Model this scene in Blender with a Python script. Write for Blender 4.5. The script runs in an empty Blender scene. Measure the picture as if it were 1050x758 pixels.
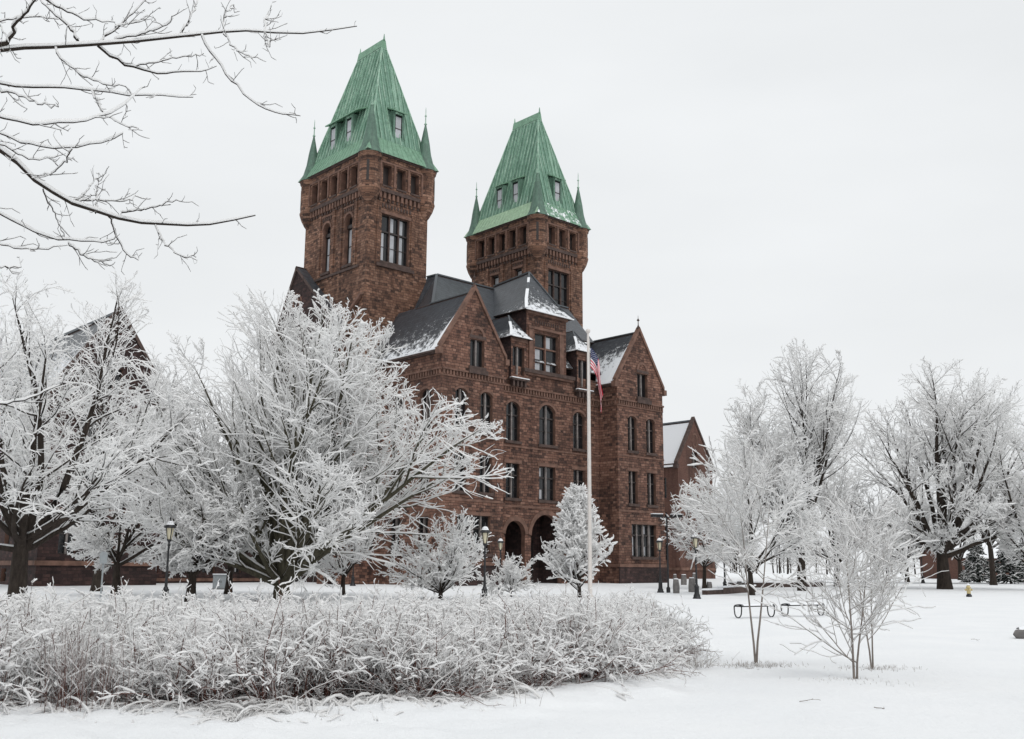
import bpy, math, random
import numpy as np
from mathutils import Vector, Matrix
from mathutils.geometry import tessellate_polygon
rad = math.radians
S = bpy.context.scene
COL = S.collection

# ------------------------------------------------------------------ camera
F_PX, PITCH, ROLL, THETA = 1045.0, 0.19467805, 0.0065, 0.818176834
CAM_H = 1.6
cam_d = bpy.data.cameras.new('camera'); cam = bpy.data.objects.new('camera', cam_d); COL.objects.link(cam)
cam_d.sensor_width = 36; cam_d.lens = F_PX/1050*36; cam_d.clip_start = 0.1; cam_d.clip_end = 6000
fw = Vector((0, math.cos(PITCH), math.sin(PITCH)))
up0 = Vector((0, -math.sin(PITCH), math.cos(PITCH))); rt0 = Vector((1, 0, 0))
cr, sr = math.cos(ROLL), math.sin(ROLL)
# image x axis and y(up) axis in world
rt = rt0*cr + up0*sr
up = up0*cr - rt0*sr
cam.matrix_world = Matrix(((rt.x, up.x, -fw.x, 0), (rt.y, up.y, -fw.y, 0), (rt.z, up.z, -fw.z, CAM_H), (0, 0, 0, 1)))
S.camera = cam

# ------------------------------------------------------------------ world + sun
SUN_EL, SUN_AZ = rad(52), rad(150)
w = bpy.data.worlds.new('World'); S.world = w; w.use_nodes = True
nt = w.node_tree; nt.nodes.clear()
wo = nt.nodes.new('ShaderNodeOutputWorld'); bg = nt.nodes.new('ShaderNodeBackground')
sky = nt.nodes.new('ShaderNodeTexSky'); sky.sky_type = 'NISHITA'; sky.sun_disc = False
sky.sun_elevation = SUN_EL; sky.sun_rotation = SUN_AZ; sky.air_density = 2; sky.dust_density = 6
tc = nt.nodes.new('ShaderNodeTexCoord')
mp = nt.nodes.new('ShaderNodeMapping'); mp.inputs['Scale'].default_value = (1.3, 1.3, 4.0)
nz = nt.nodes.new('ShaderNodeTexNoise'); nz.inputs['Scale'].default_value = 1.6; nz.inputs['Detail'].default_value = 4; nz.inputs['Roughness'].default_value = 0.5
cr_ = nt.nodes.new('ShaderNodeValToRGB')
cr_.color_ramp.elements[0].position = 0.3; cr_.color_ramp.elements[0].color = (0.765, 0.785, 0.80, 1)
cr_.color_ramp.elements[1].position = 0.75; cr_.color_ramp.elements[1].color = (0.85, 0.87, 0.885, 1)
mulv = nt.nodes.new('ShaderNodeVectorMath'); mulv.operation = 'SCALE'; mulv.inputs['Scale'].default_value = 10.0
mx = nt.nodes.new('ShaderNodeMix'); mx.data_type = 'RGBA'; mx.inputs['Factor'].default_value = 0.985
nt.links.new(tc.outputs['Generated'], mp.inputs['Vector']); nt.links.new(mp.outputs[0], nz.inputs['Vector'])
nt.links.new(nz.outputs['Fac'], cr_.inputs['Fac']); nt.links.new(cr_.outputs['Color'], mulv.inputs[0])
nt.links.new(sky.outputs[0], mx.inputs[6]); nt.links.new(mulv.outputs[0], mx.inputs[7])
nt.links.new(mx.outputs[2], bg.inputs['Color']); bg.inputs['Strength'].default_value = 0.1
nt.links.new(bg.outputs[0], wo.inputs['Surface'])
sd = bpy.data.lights.new('sun', 'SUN'); sd.energy = 0.85; sd.angle = rad(25); sd.color = (1, 0.98, 0.95)
sun = bpy.data.objects.new('sun', sd); COL.objects.link(sun)
sdir = Vector((math.sin(SUN_AZ)*math.cos(SUN_EL), math.cos(SUN_AZ)*math.cos(SUN_EL), math.sin(SUN_EL)))
sun.rotation_euler = sdir.to_track_quat('Z', 'Y').to_euler()
S.view_settings.view_transform = 'Standard'; S.view_settings.look = 'None'
S.view_settings.gamma = 1; S.view_settings.exposure = 0.10; S.view_settings.use_curve_mapping = False
S.render.engine = 'CYCLES'
try:
    S.cycles.max_bounces = 18; S.cycles.diffuse_bounces = 14; S.cycles.glossy_bounces = 2; S.cycles.transmission_bounces = 14
    S.cycles.caustics_reflective = False; S.cycles.caustics_refractive = False
except Exception: pass

# ------------------------------------------------------------------ terrain + pixel helpers
_ty = [0, 48, 70, 95, 130, 200, 320, 6000]; _tz = [0, 0, .18, .38, .7, 1.15, 1.35, 1.4]
def terr(X, Y): return float(np.interp(Y, _ty, _tz))
def ray(x, y):
    d = rt*((x-525)/F_PX) + up*(-(y-379)/F_PX) + fw
    return d
def at_depth(x, y, Y):
    d = ray(x, y); return Vector((0, 0, CAM_H)) + d*(Y/d.y)
def foot(x, Y):                       # ground point under picture column x (taken near the ground line) at distance Y
    y = 590
    p = at_depth(x, y, Y); return Vector((p.x, Y, terr(p.x, Y)))
def top_h(x, y, Y): return at_depth(x, y, Y).z - terr(0, Y)

# ------------------------------------------------------------------ materials
def nmat(name):
    m = bpy.data.materials.new(name); m.use_nodes = True
    t = m.node_tree; b = t.nodes['Principled BSDF']; return m, t, b
def N(t, typ, **kw):
    n = t.nodes.new(typ)
    for k, v in kw.items():
        if k in n.inputs: n.inputs[k].default_value = v
        else: setattr(n, k, v)
    return n
def ramp(t, stops):
    r = t.nodes.new('ShaderNodeValToRGB'); e = r.color_ramp.elements
    while len(e) < len(stops): e.new(0.5)
    for i, (p, c) in enumerate(stops): e[i].position = p; e[i].color = (*c, 1)
    return r
def mixc(t, a, b, f, mode='MIX'):
    m = t.nodes.new('ShaderNodeMix'); m.data_type = 'RGBA'; m.blend_type = mode
    for sock, v in ((6, a), (7, b), (0, f)):
        if hasattr(v, 'is_output') or isinstance(v, bpy.types.NodeSocket): t.links.new(v, m.inputs[sock])
        elif sock == 0: m.inputs[0].default_value = v
        else: m.inputs[sock].default_value = (*v, 1)
    return m.outputs[2]
def bump(t, b, h, dist, strength=1.0):
    n = t.nodes.new('ShaderNodeBump'); n.inputs['Distance'].default_value = dist; n.inputs['Strength'].default_value = strength
    t.links.new(h, n.inputs['Height']); t.links.new(n.outputs[0], b.inputs['Normal'])
def simple(name, c, rough=0.6, metal=0.0, var=0.12, scale=8, bd=0.0):
    m, t, b = nmat(name)
    g = N(t, 'ShaderNodeNewGeometry'); nz = N(t, 'ShaderNodeTexNoise', Scale=scale, Detail=5.0)
    t.links.new(g.outputs['Position'], nz.inputs['Vector'])
    r = ramp(t, [(0.25, tuple(x*(1-var) for x in c)), (0.75, tuple(min(1, x*(1+var)) for x in c))])
    t.links.new(nz.outputs['Fac'], r.inputs['Fac']); t.links.new(r.outputs[0], b.inputs['Base Color'])
    b.inputs['Roughness'].default_value = rough; b.inputs['Metallic'].default_value = metal
    if bd: bump(t, b, nz.outputs['Fac'], bd)
    return m
def snow_mat(name, sc=3.0, bd=0.03, c=(0.86, 0.875, 0.90), trans=0.0):
    m, t, b = nmat(name)
    g = N(t, 'ShaderNodeNewGeometry'); nz = N(t, 'ShaderNodeTexNoise', Scale=sc, Detail=8.0, Roughness=0.6)
    t.links.new(g.outputs['Position'], nz.inputs['Vector'])
    r = ramp(t, [(0.3, tuple(x*(.96 if not trans else .985) for x in c)), (0.7, c)])
    t.links.new(nz.outputs['Fac'], r.inputs['Fac']); t.links.new(r.outputs[0], b.inputs['Base Color'])
    b.inputs['Roughness'].default_value = 0.9; b.inputs['Specular IOR Level'].default_value = 0.0 if trans else 0.15
    if bd: bump(t, b, nz.outputs['Fac'], bd)
    if trans:                                  # thin loose snow lets light through
        tr = N(t, 'ShaderNodeBsdfTranslucent'); tr.inputs['Color'].default_value = (*c, 1); ms = N(t, 'ShaderNodeMixShader'); ms.inputs[0].default_value = trans
        out = t.nodes['Material Output']; t.links.new(b.outputs[0], ms.inputs[1]); t.links.new(tr.outputs[0], ms.inputs[2]); t.links.new(ms.outputs[0], out.inputs['Surface'])
    return m
def stone_mat(name, stops, mortar, bw=0.52, rh=0.25, dirt=0.5):
    m, t, b = nmat(name)
    o = N(t, 'ShaderNodeTexCoord'); sp = N(t, 'ShaderNodeSeparateXYZ'); t.links.new(o.outputs['Object'], sp.inputs[0])
    ad = N(t, 'ShaderNodeMath', operation='ADD'); t.links.new(sp.outputs[0], ad.inputs[0]); t.links.new(sp.outputs[1], ad.inputs[1])
    cb = N(t, 'ShaderNodeCombineXYZ'); t.links.new(ad.outputs[0], cb.inputs[0]); t.links.new(sp.outputs[2], cb.inputs[1])
    # slightly wandering courses
    wn = N(t, 'ShaderNodeTexNoise', Scale=0.7, Detail=2.0); t.links.new(cb.outputs[0], wn.inputs['Vector'])
    wm = N(t, 'ShaderNodeVectorMath', operation='MULTIPLY_ADD'); t.links.new(wn.outputs['Color'], wm.inputs[0])
    wm.inputs[1].default_value = (0.5, 0.26, 0); t.links.new(cb.outputs[0], wm.inputs[2])
    br = N(t, 'ShaderNodeTexBrick'); br.offset = 0.43; br.offset_frequency = 2; br.squash = 0.7; br.squash_frequency = 3
    for k, v in (('Scale', 1.0), ('Mortar Size', 0.018), ('Mortar Smooth', 0.3), ('Bias', 0.0), ('Brick Width', bw), ('Row Height', rh)): br.inputs[k].default_value = v
    br.inputs['Color1'].default_value = (0, 0, 0, 1); br.inputs['Color2'].default_value = (1, 1, 1, 1); br.inputs['Mortar'].default_value = (0.5, 0.5, 0.5, 1)
    t.links.new(wm.outputs[0], br.inputs['Vector'])
    nz = N(t, 'ShaderNodeTexNoise', Scale=3.6, Detail=7.0, Roughness=0.8); t.links.new(o.outputs['Object'], nz.inputs['Vector'])
    big = N(t, 'ShaderNodeTexNoise', Scale=0.22, Detail=7.0, Roughness=0.7); t.links.new(o.outputs['Object'], big.inputs['Vector'])
    f = mixc(t, br.outputs['Color'], nz.outputs['Fac'], 0.64)
    r = ramp(t, stops); t.links.new(f, r.inputs['Fac'])
    c = mixc(t, r.outputs[0], mortar, br.outputs['Fac'])
    dr = ramp(t, [(0.42, (1, 1, 1)), (0.68, (1-dirt,)*3)]); t.links.new(big.outputs['Fac'], dr.inputs['Fac'])
    c = mixc(t, c, dr.outputs[0], 1.0, 'MULTIPLY')
    sm = N(t, 'ShaderNodeMapping'); sm.inputs['Scale'].default_value = (1.3, 1.3, 0.1); t.links.new(o.outputs['Object'], sm.inputs[0])
    sn_ = N(t, 'ShaderNodeTexNoise', Scale=1.0, Detail=5.0, Roughness=.65); t.links.new(sm.outputs[0], sn_.inputs['Vector'])
    sr2 = ramp(t, [(0.50, (1, 1, 1)), (0.70, (.52, .50, .50))]); t.links.new(sn_.outputs['Fac'], sr2.inputs['Fac']); c = mixc(t, c, sr2.outputs[0], 1.0, 'MULTIPLY')
    t.links.new(c, b.inputs['Base Color']); b.inputs['Roughness'].default_value = 0.9
    inv = N(t, 'ShaderNodeMath', operation='SUBTRACT'); inv.inputs[0].default_value = 1.0; t.links.new(br.outputs['Fac'], inv.inputs[1])
    h = N(t, 'ShaderNodeMath', operation='ADD'); t.links.new(inv.outputs[0], h.inputs[0]); t.links.new(nz.outputs['Fac'], h.inputs[1])
    bump(t, b, h.outputs[0], 0.09)
    return m
def roof_mat(name, base, base2, white=0.0, patch=6.0, course=0.28, thr=0.0):
    """slates with patches of lying snow; vertex colour 'snow' says how much lies there"""
    m, t, b = nmat(name)
    o = N(t, 'ShaderNodeTexCoord'); sp = N(t, 'ShaderNodeSeparateXYZ'); t.links.new(o.outputs['Object'], sp.inputs[0])
    ad = N(t, 'ShaderNodeMath', operation='ADD'); t.links.new(sp.outputs[0], ad.inputs[0]); t.links.new(sp.outputs[1], ad.inputs[1])
    cb = N(t, 'ShaderNodeCombineXYZ'); t.links.new(ad.outputs[0], cb.inputs[0]); t.links.new(sp.outputs[2], cb.inputs[1])
    br = N(t, 'ShaderNodeTexBrick')
    for k, v in (('Scale', 1.0), ('Mortar Size', 0.012), ('Bias', 0.0), ('Brick Width', 0.3), ('Row Height', course)): br.inputs[k].default_value = v
    br.inputs['Color1'].default_value = (*base, 1); br.inputs['Color2'].default_value = (*base2, 1); br.inputs['Mortar'].default_value = (*[x*.5 for x in base], 1)
    t.links.new(cb.outputs[0], br.inputs['Vector'])
    nz = N(t, 'ShaderNodeTexNoise', Scale=patch*0.3, Detail=8.0, Roughness=0.85); t.links.new(o.outputs['Object'], nz.inputs['Vector'])
    at = N(t, 'ShaderNodeAttribute', attribute_name='snow')
    s = N(t, 'ShaderNodeMath', operation='MULTIPLY_ADD'); t.links.new(at.outputs['Fac'], s.inputs[0]); s.inputs[1].default_value = 0.58; t.links.new(nz.outputs['Fac'], s.inputs[2])
    r = ramp(t, [(0.80-thr, (0, 0, 0)), (0.86-thr, (1, 1, 1))]); t.links.new(s.outputs[0], r.inputs['Fac'])
    c = mixc(t, br.outputs['Color'], (0.84, 0.86, 0.89), r.outputs[0])
    t.links.new(c, b.inputs['Base Color']); b.inputs['Roughness'].default_value = 0.42
    rr = N(t, 'ShaderNodeMapRange'); t.links.new(r.outputs[0], rr.inputs[0]); rr.inputs[3].default_value = 0.38; rr.inputs[4].default_value = 0.9
    t.links.new(rr.outputs[0], b.inputs['Roughness'])
    h = N(t, 'ShaderNodeMath', operation='MULTIPLY_ADD'); t.links.new(r.outputs[0], h.inputs[0]); h.inputs[1].default_value = 2.0; t.links.new(br.outputs['Fac'], h.inputs[2])
    bump(t, b, h.outputs[0], 0.04)
    return m
def copper_mat(name, stops, snow=0.0, sc=(2.2, 2.2, 0.09), amp=(.72, 1.1)):
    m, t, b = nmat(name)
    o = N(t, 'ShaderNodeTexCoord'); mp = N(t, 'ShaderNodeMapping'); mp.inputs['Scale'].default_value = sc
    t.links.new(o.outputs['Object'], mp.inputs[0])
    nz = N(t, 'ShaderNodeTexNoise', Scale=1.2, Detail=7.0, Roughness=0.7); t.links.new(mp.outputs[0], nz.inputs['Vector'])
    r = ramp(t, stops); t.links.new(nz.outputs['Fac'], r.inputs['Fac'])
    fine = N(t, 'ShaderNodeTexNoise', Scale=3.0, Detail=6.0, Roughness=0.7); t.links.new(o.outputs['Object'], fine.inputs['Vector'])
    d = ramp(t, [(0.35, (amp[0],)*3), (0.65, (amp[1],)*3)]); t.links.new(fine.outputs['Fac'], d.inputs['Fac'])
    c = mixc(t, r.outputs[0], d.outputs[0], 1.0, 'MULTIPLY')
    if snow:
        s2 = N(t, 'ShaderNodeTexNoise', Scale=1.5, Detail=6.0, Roughness=0.75); t.links.new(o.outputs['Object'], s2.inputs['Vector'])
        sr_ = ramp(t, [(snow, (0, 0, 0)), (snow+.05, (1, 1, 1))]); t.links.new(s2.outputs['Fac'], sr_.inputs['Fac'])
        c = mixc(t, c, (0.84, 0.86, 0.88), sr_.outputs[0])
    t.links.new(c, b.inputs['Base Color']); b.inputs['Roughness'].default_value = 0.6
    return m
def bark_mat(name, c1, c2, sc=6.0, moss=None):
    m, t, b = nmat(name)
    o = N(t, 'ShaderNodeTexCoord'); mp = N(t, 'ShaderNodeMapping'); mp.inputs['Scale'].default_value = (1, 1, 0.3)
    t.links.new(o.outputs['Object'], mp.inputs[0])
    nz = N(t, 'ShaderNodeTexNoise', Scale=sc, Detail=8.0, Roughness=0.75); t.links.new(mp.outputs[0], nz.inputs['Vector'])
    r = ramp(t, [(0.3, c1), (0.7, c2)]); t.links.new(nz.outputs['Fac'], r.inputs['Fac'])
    t.links.new(r.outputs[0], b.inputs['Base Color']); b.inputs['Roughness'].default_value = 0.95
    b.inputs['Specular IOR Level'].default_value = 0.15
    bump(t, b, nz.outputs['Fac'], 0.05)
    return m
M = {}
M['snow'] = snow_mat('snow_lying', 2.2, 0.03)
M['twigsnow'] = snow_mat('snow_on_twigs', 9.0, 0.0, (0.98, 0.978, 0.975), 0.4)
M['ground'] = None
M['stone_tower'] = stone_mat('red_sandstone_tower', [(0.30, (0.055, 0.03, 0.022)), (0.42, (0.19, 0.095, 0.062)), (0.58, (0.27, 0.14, 0.09)), (0.76, (0.42, 0.25, 0.175))], (0.07, 0.04, 0.03))
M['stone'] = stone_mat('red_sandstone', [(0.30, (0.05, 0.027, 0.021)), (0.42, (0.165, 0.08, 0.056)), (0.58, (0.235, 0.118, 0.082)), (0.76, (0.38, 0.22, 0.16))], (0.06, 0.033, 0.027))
M['stone_dark'] = stone_mat('shade_darkened_sandstone', [(0.2, (0.018, 0.010, 0.010)), (0.5, (0.055, 0.028, 0.026)), (0.8, (0.12, 0.062, 0.053))], (0.04, 0.025, 0.022), dirt=.6)  # colour darkened to carry the shade under the trees
M['brick'] = stone_mat('red_brick', [(0.2, (0.13, 0.052, 0.038)), (0.5, (0.2, 0.088, 0.062)), (0.85, (0.27, 0.125, 0.09))], (0.12, 0.08, 0.065), 0.28, 0.1, 0.3)
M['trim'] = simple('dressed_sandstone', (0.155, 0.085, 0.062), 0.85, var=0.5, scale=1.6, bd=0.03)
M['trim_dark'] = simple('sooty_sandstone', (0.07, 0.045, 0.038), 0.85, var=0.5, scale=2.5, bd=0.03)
M['slate'] = roof_mat('slate_with_snow', (0.045, 0.05, 0.058), (0.075, 0.083, 0.095))
M['slate_white'] = roof_mat('slate_under_snow', (0.045, 0.05, 0.058), (0.075, 0.083, 0.095), thr=0.42)
M['lead'] = simple('grey_ridge_lead', (0.10, 0.11, 0.12), 0.5, 0.3)
M['copper'] = copper_mat('green_copper', [(0.32, (0.055, 0.10, 0.077)), (0.45, (0.11, 0.205, 0.15)), (0.58, (0.165, 0.285, 0.215)), (0.74, (0.38, 0.50, 0.41))])
CS = [(0.33, (0.07, 0.135, 0.10)), (0.44, (0.125, 0.24, 0.175)), (0.56, (0.185, 0.33, 0.245)), (0.66, (0.38, 0.54, 0.43))]
M['copper_long'] = copper_mat('green_copper_long_side', CS, sc=(0.0, 3.0, 0.045)); M['copper_short'] = copper_mat('green_copper_short_side', CS, sc=(3.0, 0.0, 0.045))
M['copper_dull'] = copper_mat('dull_green_copper', [(0.3, (0.05, 0.10, 0.075)), (0.7, (0.13, 0.23, 0.17))])
M['copper_seam'] = copper_mat('green_copper_seam', [(0.36, (0.14, 0.27, 0.19)), (0.5, (0.27, 0.44, 0.33)), (0.62, (0.42, 0.57, 0.46))])
M['copper_band'] = copper_mat('green_copper_band', [(0.30, (0.13, 0.26, 0.17)), (0.7, (0.22, 0.39, 0.27))])
M['copper_new'] = copper_mat('pale_new_copper', [(0.30, (0.29, 0.44, 0.29)), (0.7, (0.38, 0.53, 0.36))])
M['copper_snow'] = copper_mat('green_copper_snowy', [(0.30, (0.13, 0.26, 0.17)), (0.7, (0.22, 0.39, 0.27))], 0.52)
M['frame'] = simple('dark_window_frame', (0.028, 0.02, 0.018), 0.5)
M['mullion'] = simple('pale_mullion', (0.20, 0.175, 0.165), 0.6, var=.5, scale=3)
M['blind'] = simple('pale_pane_and_sky_reflection', (0.40, 0.41, 0.43), 0.5, var=.2, scale=1)  # pale window panels; in the tall tower windows they paint reflected sky
m, t, b = nmat('dark_window_glass'); b.inputs['Base Color'].default_value = (0.012, 0.013, 0.015, 1); b.inputs['Roughness'].default_value = 0.08
g = N(t, 'ShaderNodeNewGeometry'); nz = N(t, 'ShaderNodeTexNoise', Scale=0.9, Detail=2.0); t.links.new(g.outputs['Position'], nz.inputs['Vector']); bump(t, b, nz.outputs['Fac'], 0.02)
M['glass'] = m
M['black'] = simple('black_iron', (0.016, 0.016, 0.018), 0.4, 0.2)
m, t, b = nmat('frosted_lamp_glass'); b.inputs['Base Color'].default_value = (0.55, 0.50, 0.36, 1); b.inputs['Roughness'].default_value = 0.25
M['lampglass'] = m
M['white'] = simple('white_paint', (0.72, 0.70, 0.67), 0.4, var=.06)
M['cream_pole'] = simple('pale_pole_paint', (0.62, 0.58, 0.55), 0.35, var=.08)
M['grey'] = simple('grey_metal', (0.25, 0.27, 0.28), 0.5, 0.2)
M['rock'] = simple('grey_granite', (0.17, 0.16, 0.155), 0.9, var=.4, scale=5, bd=.03)
M['yellow'] = simple('yellow_hydrant_paint', (0.55, 0.45, 0.22), 0.5)
M['asphalt'] = simple('wet_asphalt', (0.05, 0.05, 0.055), 0.6, var=.3, scale=2)
M['red'] = simple('flag_red', (0.62, 0.025, 0.06), 0.8); M['blue'] = simple('flag_blue', (0.02, 0.03, 0.09), 0.8); M['flagwhite'] = simple('flag_white', (0.75, 0.73, 0.74), 0.8)
M['bark'] = bark_mat('dark_wet_bark', (0.018, 0.014, 0.012), (0.06, 0.048, 0.04))
M['bark_olive'] = bark_mat('olive_grey_bark', (0.035, 0.032, 0.022), (0.105, 0.095, 0.068))
M['bark_pale'] = bark_mat('pale_sapling_bark', (0.16, 0.13, 0.115), (0.36, 0.32, 0.29), 14)
M['twig_red'] = bark_mat('reddish_shrub_bark', (0.09, 0.036, 0.03), (0.25, 0.125, 0.10), 14)
M['straw'] = bark_mat('dry_straw', (0.13, 0.09, 0.07), (0.30, 0.23, 0.18), 14)
M['needles'] = simple('dark_conifer_needles', (0.02, 0.028, 0.022), 0.9)

# ------------------------------------------------------------------ mesh helpers
def tag(o, label=None, cat=None, group=None, kind=None):
    if label: o['label'] = label
    if cat: o['category'] = cat
    if group: o['group'] = group
    if kind: o['kind'] = kind
    return o
def empty(name, loc=(0, 0, 0), rz=0, label=None, cat=None, group=None):
    o = bpy.data.objects.new(name, None); COL.objects.link(o); o.location = loc; o.rotation_euler = (0, 0, rz)
    o.empty_display_size = 0.3
    return tag(o, label, cat, group)
class MB:
    def __init__(s): s.v = []; s.f = []; s.m = []; s.mats = []; s.sm = []; s.snow = []
    def mi(s, mat):
        mat = M[mat] if isinstance(mat, str) else mat
        if mat not in s.mats: s.mats.append(mat)
        return s.mats.index(mat)
    def add(s, vs, fs, mat, smooth=False, snow=None):
        o = len(s.v); s.v += [tuple(v) for v in vs]; k = s.mi(mat)
        s.snow += list(snow) if snow is not None else [0.0]*len(vs)
        for f in fs: s.f.append([i+o for i in f]); s.m.append(k); s.sm.append(smooth)
    def box(s, x0, x1, y0, y1, z0, z1, mat):
        vs = [(x, y, z) for z in (z0, z1) for y in (y0, y1) for x in (x0, x1)]
        s.add(vs, [(0, 2, 3, 1), (4, 5, 7, 6), (0, 1, 5, 4), (2, 6, 7, 3), (0, 4, 6, 2), (1, 3, 7, 5)], mat)
    def beam(s, p, q, wd, ht, mat, upv=(0, 0, 1), lift=0.0):
        p = Vector(p); q = Vector(q); d = (q-p).normalized(); sd_ = d.cross(Vector(upv)).normalized(); u = sd_.cross(d).normalized()
        vs = []
        for c in (p, q):
            for a, b_ in ((-1, 0), (1, 0), (1, 1), (-1, 1)): vs.append(c + sd_*(a*wd/2) + u*(b_*ht+lift))
        s.add(vs, [(0, 3, 2, 1), (4, 5, 6, 7), (0, 1, 5, 4), (1, 2, 6, 5), (2, 3, 7, 6), (3, 0, 4, 7)], mat)
    def lathe(s, prof, mat, c=(0, 0), n=16, smooth=True, a0=0.0, a1=2*math.pi):
        vs = []; full = abs(a1-a0-2*math.pi) < 1e-6; m_ = n if full else n+1
        for r, z in prof:
            for k in range(m_):
                a = a0+(a1-a0)*k/n; vs.append((c[0]+r*math.cos(a), c[1]+r*math.sin(a), z))
        fs = []
        for i in range(len(prof)-1):
            for k in range(n):
                k2 = (k+1) % m_; fs.append((i*m_+k, i*m_+k2, (i+1)*m_+k2, (i+1)*m_+k))
        s.add(vs, fs, mat, smooth)
    def poly(s, pts, mat, snow=None): s.add(pts, [tuple(range(len(pts)))], mat, snow=snow)
    def slab(s, pts, th, mat, snow=None, under=None):
        """thick roof plane: pts on top, extruded down by th"""
        n = len(pts); a, b_, c = Vector(pts[0]), Vector(pts[1]), Vector(pts[2]); nn = (b_-a).cross(c-a).normalized()
        if nn.z < 0: nn = -nn
        low = [Vector(p)-nn*th for p in pts]
        sn = list(snow) if snow else [0]*n
        s.add(pts, [tuple(range(n))], mat, snow=sn)
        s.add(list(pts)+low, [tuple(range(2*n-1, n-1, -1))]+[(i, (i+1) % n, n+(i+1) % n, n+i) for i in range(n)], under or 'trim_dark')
    def build(s, name, parent=None, loc=None):
        me = bpy.data.meshes.new(name); me.from_pydata(s.v, [], s.f)
        for m_ in s.mats: me.materials.append(m_)
        me.polygons.foreach_set('material_index', s.m); me.polygons.foreach_set('use_smooth', s.sm)
        if any(s.snow):
            ca = me.color_attributes.new('snow', 'FLOAT_COLOR', 'POINT')
            arr = np.ones((len(s.v), 4), np.float32); arr[:, 0] = s.snow; arr[:, 1] = s.snow; arr[:, 2] = s.snow; ca.data.foreach_set('color', arr.ravel())
        me.update(); o = bpy.data.objects.new(name, me); COL.objects.link(o)
        if parent: o.parent = parent
        if loc: o.location = loc
        return o
def copy_tree(o, parent=None):
    c = o.copy(); COL.objects.link(c); c.parent = parent
    for ch in list(o.children): copy_tree(ch, c)
    return c

# walls: a frame is (origin, udir, normal); u runs along the wall, v is height
class Fr:
    def __init__(s, o, u, n): s.o = Vector(o); s.u = Vector(u); s.n = Vector(n)
    def P(s, u, v, d=0.0): return s.o + s.u*u + Vector((0, 0, v)) + s.n*d
def hole(u0, u1, v0, v1, arch=0.0, n=10):
    if not arch: return [(u0, v0), (u1, v0), (u1, v1), (u0, v1)]
    w_ = (u1-u0)/2; rise = min(arch, w_); R_ = (w_*w_+rise*rise)/(2*rise); cu = (u0+u1)/2; cv = v1-R_; a = math.asin(min(1, w_/R_))
    pts = [(u0, v0), (u1, v0)]
    for k in range(n+1):
        t_ = a - 2*a*k/n; pts.append((cu+R_*math.sin(t_), cv+R_*math.cos(t_)))
    return pts
def fbox(mb, fr, u0, u1, v0, v1, d0, d1, mat):
    vs = [fr.P(u, v, d) for v in (v0, v1) for d in (d0, d1) for u in (u0, u1)]
    mb.add(vs, [(0, 2, 3, 1), (4, 5, 7, 6), (0, 1, 5, 4), (2, 6, 7, 3), (0, 4, 6, 2), (1, 3, 7, 5)], mat)
def wall(mb, fr, outline, holes, mat, depth=0.45, trim='trim'):
    loops = [outline]+holes
    flat = [p for l in loops for p in l]
    tris = tessellate_polygon([[Vector((p[0], p[1], 0)) for p in l] for l in loops])
    mb.add([fr.P(*p) for p in flat], [tuple(t_) for t_ in tris], mat)
    for h in holes:
        n = len(h)
        mb.add([fr.P(*p) for p in h]+[fr.P(*p, -depth) for p in h], [(i, (i+1) % n, n+(i+1) % n, n+i) for i in range(n)], trim)
def surround(mb, fr, h, mat='trim', wd=0.22, pr=0.06, sill=True):
    """raised dressed stone round the head and jambs of an opening"""
    n = len(h); cu = (h[0][0]+h[1][0])/2; top = max(p[1] for p in h); v0 = h[0][1]
    up_ = h[2:]                                    # right-top ... left-top
    out = []
    if len(h) > 4:
        for p in up_:
            d = Vector((p[0]-cu, p[1]-(top-1.2*(h[1][0]-h[0][0])/2-0.2))).normalized(); out.append((p[0]+d.x*wd, p[1]+d.y*wd))
        for i in range(len(up_)-1):
            a, b_, c, e = up_[i], up_[i+1], out[i+1], out[i]
            vs = [fr.P(*q, pr) for q in (a, b_, c, e)]+[fr.P(*q, -0.02) for q in (a, b_, c, e)]
            mb.add(vs, [(0, 1, 2, 3), (0, 4, 5, 1), (3, 2, 6, 7)], mat)
    else:
        fbox(mb, fr, h[0][0]-wd, h[1][0]+wd, top, top+wd*1.4, -.02, pr, mat)
    if sill: fbox(mb, fr, h[0][0]-wd*.8, h[1][0]+wd*.8, v0-0.26, v0, -0.3, 0.14, 'trim_dark')
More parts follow.
